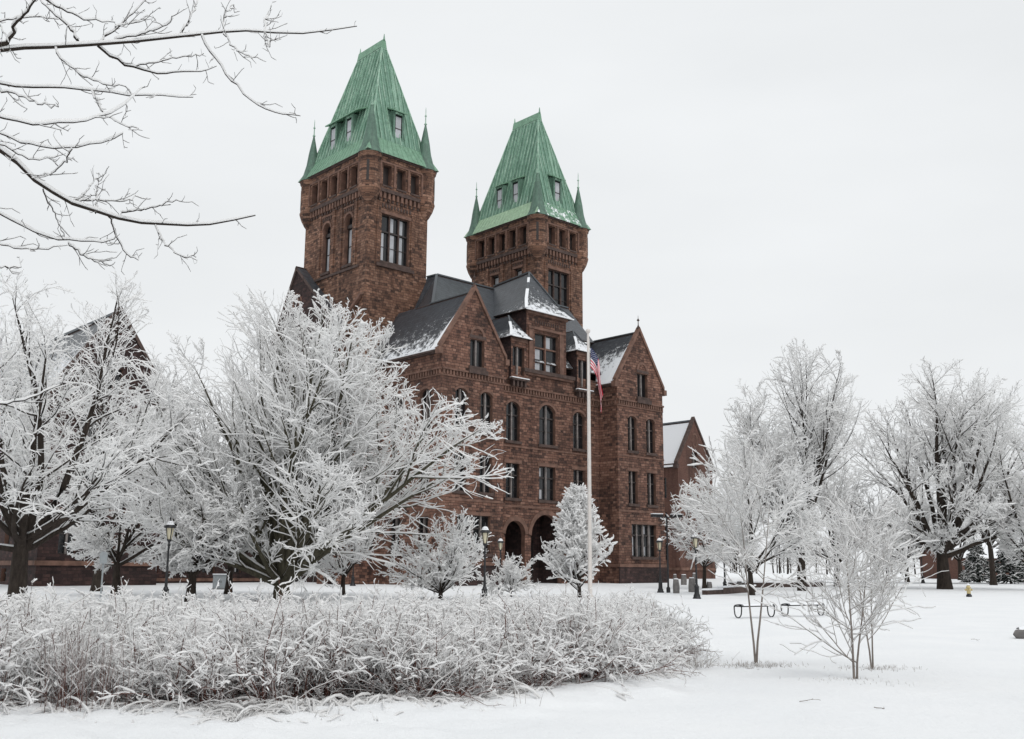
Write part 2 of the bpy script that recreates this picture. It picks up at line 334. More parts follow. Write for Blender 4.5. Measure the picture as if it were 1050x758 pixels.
def window(fr, h, parent, style='cross', depth=0.38, seed=0, mull='mullion', trans=0.66, cols=2, blind=0.0, name='window', label=None):
    rnd = random.Random(seed); mb = MB()
    u0, u1, v0, v1 = h[0][0], h[1][0], h[0][1], max(p[1] for p in h)
    tris = tessellate_polygon([[Vector((p[0], p[1], 0)) for p in h]])
    mb.add([fr.P(*p, -depth) for p in h], [tuple(t_) for t_ in tris], 'glass')
    fw_ = 0.09
    # outer frame follows the opening
    n = len(h); cu = (u0+u1)/2; cv = (v0+v1)/2
    inn = [(cu+(p[0]-cu)*(1-2*fw_/(u1-u0)), cv+(p[1]-cv)*(1-2*fw_/(v1-v0))) for p in h]
    for i in range(n):
        j = (i+1) % n; q = [h[i], h[j], inn[j], inn[i]]
        mb.add([fr.P(*p, -depth+.07) for p in q]+[fr.P(*p, -depth+.004) for p in q], [(0, 1, 2, 3), (3, 2, 6, 7)], 'frame')
    vt = v0+(v1-v0)*trans
    cw = (u1-u0)/cols
    for k in range(1, cols):
        c = u0+cw*k; hw = 0.075 if mull != 'frame' else .06
        fbox(mb, fr, c-hw, c+hw, v0, v1-(0.02 if len(h) == 4 else 0.08), -depth+.003, -depth+.2, mull)
    if trans: fbox(mb, fr, u0, u1, vt-.07, vt+.07, -depth+.002, -depth+.16, 'frame' if mull != 'trim' else 'trim')
    for k in range(cols):                          # sash bars, some pale panels against the glass
        c0, c1 = u0+cw*k, u0+cw*(k+1)
        fbox(mb, fr, c0+fw_, c1-fw_, (v0+vt)/2-.03, (v0+vt)/2+.03, -depth+.001, -depth+.06, 'frame')
        if rnd.random() < blind:
            ins = 0.17; top_ = (vt-.12) if rnd.random() < .75 else (v0+vt)/2
            fbox(mb, fr, c0+ins, c0+ins+(c1-c0-2*ins)*rnd.choice((.65, .5, .5)), v0+.14, top_, -depth+.0005, -depth+.012, 'blind')
            if rnd.random() < .7 and len(h) == 4: fbox(mb, fr, c0+ins, c0+ins+(c1-c0-2*ins)*.5, vt+.15, v1-.15, -depth+.0005, -depth+.012, 'blind')
    o = mb.build(name, parent)
    if label: o['label'] = label
    return o
def dentils(mb, fr, u0, u1, v, h_=0.42, step=0.42, pr=0.16, mat='trim', ledge=True):
    n = max(1, int((u1-u0)/step))
    for k in range(n): c = u0+(u1-u0)*(k+.5)/n; fbox(mb, fr, c-step*.25, c+step*.25, v-h_, v, -.02, pr, mat)
    if ledge: fbox(mb, fr, u0, u1, v, v+.16, -.02, pr+.07, mat); fbox(mb, fr, u0, u1, v-h_-.14, v-h_-.003, -.02, .07, mat)
# ------------------------------------------------------------------ main building (its own axes: a to the right-back, b to the left-back)
BO = (-15.60422476, 100.15796602, 0.0)
BROT = math.pi/2 - THETA
castle = empty('stone_building', BO, BROT, 'huge red sandstone building with two copper-roofed towers, slate roofs and a gabled front', 'building')

def gframe(side, a0, a1, b0, b1):
    """frames of a box a0..a1, b0..b1"""
    return {'front': (Fr((a0, b0, 0), (1, 0, 0), (0, -1, 0)), a1-a0), 'left': (Fr((a0, b1, 0), (0, -1, 0), (-1, 0, 0)), b1-b0),
            'right': (Fr((a1, b0, 0), (0, 1, 0), (1, 0, 0)), b1-b0), 'back': (Fr((a1, b1, 0), (-1, 0, 0), (0, 1, 0)), a1-a0)}[side]

def make_tower(loc, second, parent):
    hx, hy = 3.65, 5.55; sd_ = 20+second
    tb = MB(); wins = []
    ZB = -1.0; ZL = 37.9           # body to corbel
    fl, Wl = gframe('left', -hx, hx, -hy, hy); ff, Wf = gframe('front', -hx, hx, -hy, hy)
    frr, Wr = gframe('right', -hx, hx, -hy, hy); fbk, Wb = gframe('back', -hx, hx, -hy, hy)
    # left/right faces: two tall arched windows, front/back: one wide three-light window
    for fr, W, kind in ((fl, Wl, 'L'), (ff, Wf, 'F'), (frr, Wr, 'L'), (fbk, Wb, 'F')):
        hs = []
        if kind == 'L':
            for c in (W/2-1.45, W/2+2.4): hs.append(hole(c-.62, c+.62, 30.7, 35.9, .62 if not second else 0))
        else:
            hs.append(hole(W/2-.28-1.68, W/2-.28+1.68, 30.8, 35.6))
        wall(tb, fr, [(0, ZB), (W, ZB), (W, ZL), (0, ZL)], hs, 'stone_tower', 0.65)
        for h in hs:
            surround(tb, fr, h, 'trim', .22, .07); wins.append((fr, h, kind))
        if kind == 'L':
            for h in hs:
                c = (h[0][0]+h[1][0])/2
                fbox(tb, fr, c-.95, c+.95, 36.55, 36.7, -.02, .1, 'trim'); dentils(tb, fr, c-.85, c+.85, 36.5, .36, .32, .07, 'trim_dark', False)
                for s_ in (-1, 1): fbox(tb, fr, c+s_*1.25-.22, c+s_*1.25+.22, 30.2, 37.0, -.02, .12, 'stone_tower')
            fbox(tb, fr, W/2-3.4, W/2+4.4, 30.05, 30.3, -.02, .14, 'trim_dark')
        else:
            fbox(tb, fr, W/2-2.5, W/2+2.0, 30.2, 30.5, -.02, .22, 'trim_dark'); dentils(tb, fr, W/2-2.1, W/2+1.6, 36.6, .36, .36, .08, 'trim_dark', False)
            for s_ in (-2.35, 1.8): fbox(tb, fr, W/2+s_-.2, W/2+s_+.2, 30.5, 36.3, -.02, .1, 'stone_tower')
        # corbel table under the gallery
        n = int(W/.5)
        for k in range(n):
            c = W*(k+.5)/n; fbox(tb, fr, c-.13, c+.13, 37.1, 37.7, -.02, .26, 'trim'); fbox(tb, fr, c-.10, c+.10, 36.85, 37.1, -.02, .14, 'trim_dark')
        fbox(tb, fr, -.3, W+.3, 37.7, 38.05, -.02, .34, 'trim_dark')
    # gallery: slightly proud, with square openings between stout piers
    gx, gy = hx+.34, hy+.34
    gal = MB()
    for side, kind, cnt in (('left', 'L', 5), ('front', 'F', 3), ('right', 'L', 5), ('back', 'F', 3)):
        fr, W = gframe(side, -gx, gx, -gy, gy); m0 = 1.45; step = (W-2*m0)/cnt; hs = []
        for k in range(cnt): c = m0+step*(k+.5); hs.append(hole(c-step*.31, c+step*.31, 38.35, 40.5))
        wall(gal, fr, [(0, 38.05), (W, 38.05), (W, 41.3), (0, 41.3)], hs, 'stone_tower', 0.6)
        for h in hs:
            fbox(gal, fr, h[0][0]-.08, h[1][0]+.08, 38.2, 38.35, -.3, .1, 'trim_dark')
        for k in range(cnt+1):
            c = m0+step*k; fbox(gal, fr, c-.1, c+.1, 38.35, 40.6, -.02, .13, 'trim')
        fbox(gal, fr, 0, W, 40.62, 40.8, -.02, .08, 'trim'); fbox(gal, fr, 0, W, 41.3, 41.42, -.4, .22, 'trim_dark')
    gal.box(-hx+.3, hx-.3, -hy+.3, hy-.3, 38.1, 41.2, 'frame')
    tower = tb.build('tower', parent, loc); tower.data['part'] = 1
    for i, (fr, h, kind) in enumerate(wins):
        if kind == 'F': window(fr, h, tower, cols=3, trans=.64, mull='trim_dark', seed=sd_*10+i, depth=.42, blind=1.0 if not second else .0)
        else:
            mb = MB(); tris = tessellate_polygon([[Vector((p[0], p[1], 0)) for p in h]]); mb.add([fr.P(*p, -.5) for p in h], [tuple(t_) for t_ in tris], 'glass')
            u0, u1 = h[0][0], h[1][0]
            zt = 35.75 if second else 34.5
            fbox(mb, fr, u0, u1, zt, zt+(.15 if second else .35), -.499, -.25, 'frame'); fbox(mb, fr, u0, u0+.1, 30.7, 34.5, -.499, -.4, 'frame'); fbox(mb, fr, u1-.1, u1, 30.7, 34.5, -.499, -.4, 'frame')
            fbox(mb, fr, u0, u1, 32.6, 32.7, -.498, -.42, 'frame'); fbox(mb, fr, (u0+u1)/2-.04, (u0+u1)/2+.04, 30.7, 34.5, -.497, -.43, 'frame')
            fbox(mb, fr, u0+.16, u1-.16, 30.8, zt-.1, -.4995, -.46, 'blind')  # pale panel paints the sky's reflection in the pane
            mb.build('window', tower)
    g = gal.build('gallery', tower)
    # round corner turrets with copper cones
    for i, (sx, sy) in enumerate(((-1, -1), (1, -1), (-1, 1), (1, 1))):
        t_ = MB(); c = (sx*(hx-.30), sy*(hy-.30))
        t_.lathe([(0.05, 35.9), (.4, 36.2), (.62, 36.5), (.66, 36.6), (.85, 36.95), (.9, 37.05), (1.08, 37.6), (1.12, 37.75), (1.12, 37.85), (1.06, 37.9), (1.06, 40.9), (1.18, 41.0), (1.22, 41.35), (.9, 41.4)], 'stone_tower', c, 20)
        ang = math.atan2(sy, sx)
        for da in (0,):
            a_ = ang+da; d = Vector((math.cos(a_), math.sin(a_), 0)); fr = Fr((c[0], c[1], 0), Vector((-d.y, d.x, 0)), d)
            fbox(t_, fr, -.13, .13, 38.3, 40.4, .9, 1.075, 'frame')
        t_.build('corner_turret', tower)
        s_ = MB()
        s_.lathe([(1.28, 41.3), (1.24, 41.42), (.92, 42.1), (.64, 43.2), (.46, 44.5), (.24, 45.7), (.08, 46.5)], 'copper_dull', c, 16)
        s_.lathe([(.1, 46.5), (.16, 46.6), (.06, 46.75), (.045, 47.4), (.13, 47.5), (.04, 47.62), (.03, 48.2), (0.005, 48.5)], 'lead' if 0 else 'copper_seam', c, 8)
        s_.build('spire', tower)
    # flared copper skirt, then the steep standing-seam roof up to the short ridge
    rf = MB()
    ex, ey = gx+.42, gy+.42; fx, fy = hx-.35, hy-.35; ZE, ZF, ZR = 41.42, 43.35, 55.0; ry = 2.15; rx = .28
    E_ = [(-ex, -ey, ZE), (ex, -ey, ZE), (ex, ey, ZE), (-ex, ey, ZE)]; Fp = [(-fx-.12, -fy-.12, ZF), (fx+.12, -fy-.12, ZF), (fx+.12, fy+.12, ZF), (-fx-.12, fy+.12, ZF)]
    for i, mt in enumerate(('copper_snow' if second else 'copper_band', 'copper_band', 'copper_band', 'copper_new' if second else 'copper_band')):
        j = (i+1) % 4; rf.add([E_[i], E_[j], Fp[j], Fp[i]], [(0, 1, 2, 3)], mt)
    rf.add(E_, [(3, 2, 1, 0)], 'trim_dark')
    F2 = [(-fx, -fy, ZF), (fx, -fy, ZF), (fx, fy, ZF), (-fx, fy, ZF)]; R_ = [(-rx, -ry, ZR), (rx, -ry, ZR), (rx, ry, ZR), (-rx, ry, ZR)]
    for i in range(4):
        j = (i+1) % 4; rf.add([F2[i], F2[j], R_[j], R_[i]], [(0, 1, 2, 3)], 'copper_short' if i % 2 == 0 else 'copper_long')
        a, b_, c, d = map(Vector, (F2[i], F2[j], R_[j], R_[i])); nn = (b_-a).cross(d-a).normalized()
        n = int((b_-a).length/.56); steep = Vector((0, 0, 1))-nn*nn.z; steep.normalize()
        dir_ = (b_-a).normalized(); L_ = (b_-a).length; tl = (d-a).dot(dir_); tr = (c-a).dot(dir_)
        for k in range(1, n):
            u = L_*k/n; H_ = (d-a).dot(steep)
            t_ = min(1, u/max(tl, 1e-3), (L_-u)/max(L_-tr, 1e-3))
            p = a+dir_*u; q = p+steep*H_*t_
            rf.beam(p, q, .075, .12, 'copper_seam', upv=nn)
        rf.beam(a, d, .14, .1, 'copper_seam', upv=nn)
        # skirt seams
        a, b_, c, d = map(Vector, (E_[i], E_[j], Fp[j], Fp[i])); nn = (b_-a).cross(d-a).normalized(); n = int((b_-a).length/.62)
        for k in range(1, n):
            t_ = k/n; rf.beam(a.lerp(b_, t_), d.lerp(c, t_), .035, .03, 'copper_band' if not (second and i == 3) else 'copper_new', upv=nn)
    rf.box(-rx-.03, rx+.03, -ry-.03, ry+.03, ZR-.05, ZR+.12, 'copper_seam')
    rf.add([(-.36, -ry-.05, ZR+.1), (.36, -ry-.05, ZR+.1), (.36, ry+.05, ZR+.1), (-.36, ry+.05, ZR+.1), (-.2, -ry-.02, ZR+1.0), (.2, -ry-.02, ZR+1.0), (.2, ry+.02, ZR+1.0), (-.2, ry+.02, ZR+1.0)],
           [(0, 1, 5, 4), (1, 2, 6, 5), (2, 3, 7, 6), (3, 0, 4, 7), (4, 5, 6, 7)], 'copper_band')
    for s_ in (-1, 1): rf.lathe([(.14, ZR+1.0), (.1, ZR+1.2), (.03, ZR+1.7)], 'copper_seam', (0, s_*ry), 6)
    roof = rf.build('tower_roof', tower)
    # shed dormers: two on the long sides, one on the short
    def dormer(fr, c, w_, roofw, z0=43.5, z1=46.9, inset=.15, slope=0.36):
        d_ = MB()
        # slope = horizontal run per metre of height of the roof face
        back0 = inset+.05; back1 = inset+slope*(z1+1.3-z0)
        fbox(d_, fr, c-w_/2-.18, c-w_/2+.03, z0, z1+.05, -back1-.6, -inset, 'copper'); fbox(d_, fr, c+w_/2-.03, c+w_/2+.18, z0, z1+.05, -back1-.6, -inset, 'copper')
        fbox(d_, fr, c-w_/2+.03, c+w_/2-.03, z0, z1, -inset-.5, -inset-.1, 'glass')
        fbox(d_, fr, c-w_/2+.14, c+w_/2-.14, z0+.15, z1-.5, -inset-.1, -inset-.07, 'blind')
        fbox(d_, fr, c-w_/2+.03, c+w_/2-.03, z0+1.6, z0+1.68, -inset-.1, -inset-.03, 'frame')
        fbox(d_, fr, c-w_/2+.03, c+w_/2-.03, z1-.22, z1, -inset-.1, -inset-.002, 'copper_seam')
        u0, u1 = c-roofw[0], c+roofw[1]
        vs = [fr.P(u0, z1, -inset+.4), fr.P(u1, z1, -inset+.4), fr.P(u1, z1+1.0, -back1-.5), fr.P(u0, z1+1.0, -back1-.5)]
        vs += [v-Vector((0, 0, .14)) for v in vs]
        d_.add(vs, [(0, 1, 2, 3), (7, 6, 5, 4), (0, 4, 5, 1), (1, 5, 6, 2), (2, 6, 7, 3), (3, 7, 4, 0)], 'copper_band')
        d_.build('dormer', tower)
    for side in ('left', 'right'):
        fr, W = gframe(side, -fx, fx, -fy, fy); sl = (fx-rx)/(ZR-ZF)
        for k, c in enumerate((-1.95 if not second else -1.4, .95 if not second else 1.35)):
            rw = (.8, .8) if second else ((.9, 1.46) if k == 0 else (1.44, 2.0))
            dormer(fr, W/2+c, .95, rw, slope=sl)
    for side in ('front', 'back'):
        fr, W = gframe(side, -fx, fx, -fy, fy); dormer(fr, W/2+.1, .95, (.85, .95), slope=(fy-ry)/(ZR-ZF))
    return tower

t1 = make_tower((0.0, -0.75, 0), False, castle)
t2 = make_tower((22.7, -0.95, -.8), True, castle)
t1['label'] = 'left tower with pale panes in its three-light window'; t2['label'] = 'right tower with a pale new copper strip at its eaves'

# gabled pavilions
PB = -17.5
def rake_coping(mb, fr, W, ze, zp, d0, d1, mat='trim'):
    for s_ in (0, 1):
        u0, u1 = (-.28, W/2) if s_ == 0 else (W+.28, W/2)
        a = fr.P(u0, ze-.35, 0); b_ = fr.P(u1, zp+.18, 0); n_ = 1
        th = .26
        pts = []
        for (u, v) in ((u0, ze-.35), (u1, zp+.12)):
            for dv in (0, th+.22):
                for d in (d0, d1): pts.append(fr.P(u, v+dv, d))
        mb.add(pts, [(0, 1, 3, 2), (4, 6, 7, 5), (0, 4, 5, 1), (2, 3, 7, 6), (0, 2, 6, 4), (1, 5, 7, 3)], mat)
        fbox(mb, fr, u0-.22, u0+.22, ze-.75, ze-.2, d0, d1+.1, mat)
def pavilion(c, seed, left_eave_b, right_eave_b, label):
    hw = 3.6; ze, zp = 20.5, 25.95
    fr = Fr((c-hw, PB, 0), (1, 0, 0), (0, -1, 0)); W = 2*hw
    mb = MB(); hs = [hole(W/2-.45, W/2+1.2, 19.15, 21.6)]
    for uc, ww in ((2.25, 1.4), (5.15, 1.42)):
        hs.append(hole(uc-ww/2, uc+ww/2, 13.5, 17.05, .35)); hs.append(hole(uc-ww/2, uc+ww/2, 8.2, 11.45))
    hs.append(hole(1.95, 5.75, 3.0, 6.2))
    wall(mb, fr, [(0, -1), (W, -1), (W, ze), (W/2, zp), (0, ze)], hs, 'stone', .5)
    for h in hs: surround(mb, fr, h, 'trim', .2, .05)
    # blind arch over the attic window
    cu = W/2+.37
    for k in range(10):
        a0, a1 = math.pi*k/10, math.pi*(k+1)/10; r0, r1 = .62, .88
        q = [(cu+r*math.cos(a), 21.95+r*math.sin(a)) for r, a in ((r0, a0), (r1, a0), (r1, a1), (r0, a1))]
        mb.add([fr.P(*p, .07) for p in q]+[fr.P(*p, -.02) for p in q], [(0, 1, 2, 3), (1, 5, 6, 2), (0, 3, 7, 4)], 'trim')
    fbox(mb, fr, cu-.95, cu+.95, 21.68, 21.95, -.02, .1, 'trim_dark'); fbox(mb, fr, cu-1.1, cu+1.1, 18.45, 18.85, -.02, .3, 'trim_dark')
    dentils(mb, fr, 0.0, W, 18.45, .4, .36, .14); fbox(mb, fr, 0, W, 12.85, 13.0, -.02, .06, 'trim'); fbox(mb, fr, -.1, W+.1, 2.0, 2.3, -.02, .16, 'trim'); fbox(mb, fr, -.1, W+.1, -1, 2.0, -.02, .12, 'stone_dark')
    fbox(mb, fr, 0, W, 7.35, 7.55, -.02, .05, 'trim')
    # side walls with two rows of windows
    side_w = []
    for s_, bb in ((-1, left_eave_b), (1, right_eave_b)):
        L_ = bb-PB
        f2 = Fr((c-hw, bb, 0), (0, -1, 0), (-1, 0, 0)) if s_ < 0 else Fr((c+hw, PB, 0), (0, 1, 0), (1, 0, 0))
        h2 = []
        if L_ > 6:
            for k in range(int(L_//4)):
                uc = L_-2.2-k*3.9
                for z0, z1, ar in ((13.5, 17.0, .35), (8.2, 11.4, 0), (3.0, 6.0, 0)): h2.append(hole(uc-.75, uc+.75, z0, z1, ar))
        wall(mb, f2, [(0, -1), (L_, -1), (L_, ze), (0, ze)], h2, 'stone', .5)
        dentils(mb, f2, 0, L_, 18.45, .4, .36, .14); fbox(mb, f2, 0, L_-.02, 2.0, 2.3, -.02, .16, 'trim'); fbox(mb, f2, 0, L_, 19.9, 20.2, -.02, .25, 'trim_dark')
        for h in h2: surround(mb, f2, h, 'trim', .2, .05)
        side_w += [(f2, h) for h in h2]
    rake_coping(mb, fr, W, ze, zp, -.35, .12)
    p = fr.P(W/2, zp+.5, -.1); mb.lathe([(.2, p.z-.1), (.12, p.z+.15), (.05, p.z+.3), (.04, p.z+.7), (.16, p.z+.8), (.03, p.z+1.0), (.01, p.z+1.35)], 'trim_dark', (p.x, p.y), 8)
    pv = mb.build('pavilion', castle); pv['label'] = label
    rnd = random.Random(seed)
    for i, h in enumerate(hs): window(fr, h, pv, cols=4 if i == len(hs)-1 else 2, trans=.66 if i else .0, seed=seed*20+i, mull='mullion', blind=.35 if i == len(hs)-1 else .12)
    for i, (f2, h) in enumerate(side_w): window(f2, h, pv, seed=seed*40+i)
    # roof: two slopes running back into the main roof
    rf = MB(); sl = (zp-ze)/hw; ov = .3
    for s_, bb in ((-1, left_eave_b), (1, right_eave_b)):
        e = c+s_*(hw+ov); zz = ze-ov*sl
        n = 6; x_e = [PB+.3+(bb-PB-.3)*k/n for k in range(n+1)]
        bb2 = -7.6 if s_ > 0 or bb < -8 else bb
        # eave strip gets snow, ridge stays bare
        mid = c+s_*hw*.55; zm = zp-hw*.55*sl
        rf.slab([(e, PB+.3, zz), (e, bb, zz), (mid, max(bb, -13.0) if bb < -8 else bb2, zm), (mid, PB+.3, zm)], .14, 'slate', [.72, .72, .3, .42] if c < 10 else [.9, .9, .62, .7])
        rf.slab([(mid, PB+.3, zm), (mid, max(bb, -13.0) if bb < -8 else bb2, zm), (c, -9.0 if bb < -8 else bb2, zp), (c, PB+.3, zp)], .14, 'slate', [.5, .22, 0.05, .1] if c < 10 else [.7, .6, .1, .35])
        rf.beam((e, PB+.1, zz-.05), (e, bb, zz-.05), .22, .16, 'trim_dark'); 
        if s_ < 0:
            rf.beam((e+.05, PB+.2, zz+.08), (e+.05, bb, zz+.08), .3, .12, 'snow')
            rf.slab([(e, PB+.2, zz+.42), (e, PB+1.5, zz+.12), (c-1.2, PB+.75, zp-1.2*sl+.12), (c-1.2, PB+.2, zp-1.2*sl+.36)], .1, 'snow', under='snow')
    rf.beam((c, PB+.3, zp), (c, -11.2, zp), .28, .12, 'lead')
    rf.build('roof', pv)
    return pv
pavilion(0.4, 3, 5.0, -15.0, 'left gabled front pavilion partly behind the snowy tree'); pavilion(23.05, 4, -15.0, 5.0, 'right gabled front pavilion')

# centre front between the pavilions
CB = -15.0; C0, C1 = 4.0, 19.45
fr = Fr((C0, CB, 0), (1, 0, 0), (0, -1, 0)); W = C1-C0
mb = MB(); hs = []; kinds = []
for uc, ww, a3 in ((3.5, 1.75, .5), (8.05, 2.2, .7), (12.5, 1.7, .5)):
    hs.append(hole(uc-ww/2, uc+ww/2, 13.45, 17.15 if ww < 2 else 17.35, a3)); hs.append(hole(uc-ww/2, uc+ww/2, 8.15, 11.35))
arches = [hole(2.6, 5.1, -.5, 6.1, 1.25, 16), hole(5.9, 9.9, -.5, 6.8, 2.0, 20), hole(10.7, 13.2, -.5, 6.1, 1.25, 16)]
wall(mb, fr, [(0, -1), (W, -1), (W, 19.3), (0, 19.3)], hs, 'stone', .5) if 0 else None
wall(mb, fr, [(0, -1), (W, -1), (W, 20.6), (0, 20.6)], hs+arches, 'stone', .5)
for h in hs: surround(mb, fr, h, 'trim', .24, .06)
for h in arches: surround(mb, fr, h, 'trim', .42, .08, sill=False)
dentils(mb, fr, 0, W, 18.5, .42, .36, .14); fbox(mb, fr, 0, W, 12.85, 13.0, -.02, .07, 'trim'); fbox(mb, fr, 4.6, 11.6, 20.15, 20.5, -.02, .4, 'trim_dark'); fbox(mb, fr, 4.7, 11.4, 19.95, 20.15, -.02, .25, 'trim')
fbox(mb, fr, 0, 2.6, 2.0, 2.25, -.02, .1, 'trim'); fbox(mb, fr, 0, W, 7.3, 7.5, -.02, .07, 'trim')
# porch: deep vault behind the arches
d_ = 3.2
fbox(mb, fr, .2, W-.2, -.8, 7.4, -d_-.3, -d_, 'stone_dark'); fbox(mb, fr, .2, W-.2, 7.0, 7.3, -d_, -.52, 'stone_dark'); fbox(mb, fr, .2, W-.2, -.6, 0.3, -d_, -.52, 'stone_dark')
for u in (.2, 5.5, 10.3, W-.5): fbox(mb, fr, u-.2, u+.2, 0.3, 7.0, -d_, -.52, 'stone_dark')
centre = mb.build('wall', castle); centre['label'] = 'centre front with three tall windows over an arched porch'
for i, h in enumerate(hs): window(fr, h, centre, seed=300+i, blind=.1)
for u0, u1, zt in ((3.0, 4.7, 4.2), (6.6, 9.2, 4.8), (11.1, 12.8, 4.2)):
    dm = MB(); fbox(dm, fr, u0, u1, .3, zt, -d_, -d_+.1, 'frame')
    for k in range(2):
        c0 = u0+(u1-u0)*k/2; fbox(dm, fr, c0+.12, c0+(u1-u0)/2-.12, 1.4, zt-.3, -d_+.1, -d_+.13, 'glass')
    dm.build('porch_door', centre)
lant = MB(); p = fr.P(10.35, 4.2, -.25)
lant.lathe([(.03, 5.4), (.03, 4.55)], 'black', (p.x, p.y), 6); lant.lathe([(.06, 4.6), (.3, 4.35), (.26, 4.3), (.15, 3.7), (.05, 3.65)], 'lampglass', (p.x, p.y), 8); lant.build('porch_lantern', centre)

# main roof
rf = MB()
RB, RZ = -7.3, 30.4; EZ = 21.45; EB = -14.85
RL, RR = 4.2, 23.0
rf.slab([(C0-1.0, EB, EZ), (C1+1.0, EB, EZ), (C1+1.0, -11.3, 25.8), (C0-3.4, -11.3, 25.8)], .16, 'slate', [.6, .6, .12, .12])
rf.slab([(.5, -11.32, 25.8), (23.0, -11.32, 25.8), (RR, RB, RZ), (RL, RB, RZ)], .16, 'slate', [.1, .1, 0.0, 0.0])
# steep hipped end next to the left tower
rf.slab([(.45, -11.35, 25.8), (RL, RB, RZ), (3.85, -6.2, 30.3), (1.1, -6.2, 24.2), (-.6, -8.6, 23.4)], .16, 'slate', [.25, 0.02, .02, .1, .2])
rf.slab([(RL, RB, RZ), (RR, RB, RZ), (RR, 3.2, 21), (-3.0, 3.2, 21)], .16, 'slate', [.3]*4)
rf.beam((RL, RB, RZ), (RR, RB, RZ), .3, .14, 'lead'); rf.beam((RL, RB, RZ), (.5, -11.35, 25.8), .26, .12, 'lead'); rf.beam((RL, RB, RZ), (3.85, -6.2, 30.3), .26, .12, 'lead')

main_roof = rf.build('main_roof', castle)
# rear walls
mb = MB()
for side in ('left', 'back', 'right'):
    f2, W2 = gframe(side, -3.18, 26.6, 3.0, 6.0); wall(mb, f2, [(0, -1), (W2, -1), (W2, 20.5), (0, 20.5)], [], 'stone')
mb.build('rear_wall', castle)

# big hipped dormer over the centre
mb = MB(); DB = -15.05; D0, D1 = 9.15, 14.65; f2 = Fr((D0, DB, 0), (1, 0, 0), (0, -1, 0)); W2 = D1-D0
h = hole(1.15, 4.35, 20.55, 24.25)
wall(mb, f2, [(0, 20.5), (W2, 20.5), (W2, 26.35), (0, 26.35)], [h], 'stone', .5)
for s_ in (.55, 4.75): fbox(mb, f2, s_-.28, s_+.28, 20.5, 24.6, -.02, .14, 'trim')
fbox(mb, f2, .2, W2-.2, 24.55, 24.8, -.02, .2, 'trim'); dentils(mb, f2, 1.0, W2-1.0, 25.5, .34, .3, .06, 'trim_dark', False); fbox(mb, f2, -.05, W2+.05, 26.0, 26.35, -.02, .2, 'trim'); fbox(mb, f2, 1.0, 4.5, 20.3, 20.52, -.2, .3, 'trim_dark')
for side in ('left', 'right'):
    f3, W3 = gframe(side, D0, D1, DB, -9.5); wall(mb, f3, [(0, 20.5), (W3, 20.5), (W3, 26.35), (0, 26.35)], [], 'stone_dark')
dm = mb.build('dormer', castle); dm['label'] = 'broad hipped dormer over the middle of the front'
window(f2, h, dm, cols=2, trans=.62, mull='trim', seed=41, blind=1.0)
rf = MB(); ov = .55; zE = 26.3; zA = 31.1; aC = (D0+D1)/2; e0, e1, eb = D0-ov, D1+ov, DB-ov; m0, m1, mbb, mz = D0+.45, D1-.45, DB+.5, 27.5
apx = (aC, -12.6, zA); bk = (aC, -7.3, zA-.4)
rf.slab([(e0, eb, zE), (e1, eb, zE), (m1, mbb, mz), (m0, mbb, mz)], .12, 'slate', [.72, .72, .55, .55]); rf.slab([(m0, mbb, mz), (m1, mbb, mz), apx], .12, 'slate', [.55, .55, .2])
for s_, ee, mm in ((-1, e0, m0), (1, e1, m1)):
    rf.slab([(ee, eb, zE), (mm, mbb, mz), (mm, -9.3, mz), (ee, -10.2, zE)], .12, 'slate', [.6, .4, .2, .4]); rf.slab([(mm, mbb, mz), apx, bk, (mm, -9.3, mz)], .12, 'slate', [.35, .0, 0, .1])
rf.beam(apx, bk, .24, .14, 'lead'); a_ = Vector((m0, mbb, mz)); rf.beam(a_, apx, .2, .08, 'lead'); rf.beam(a_, a_.lerp(Vector(apx), .38), .3, .1, 'snow'); rf.beam(a_.lerp(Vector(apx), .62), a_.lerp(Vector(apx), .8), .24, .1, 'snow'); rf.beam((e0, eb, zE), (m0, mbb, mz), .3, .1, 'snow'); rf.beam((m1, mbb, mz), apx, .2, .1, 'lead'); rf.beam((e1, eb, zE), (m1, mbb, mz), .22, .1, 'lead')
rf.beam((e0, eb, zE-.08), (e1, eb, zE-.08), .14, .1, 'snow')
rf.build('dormer_roof', dm)
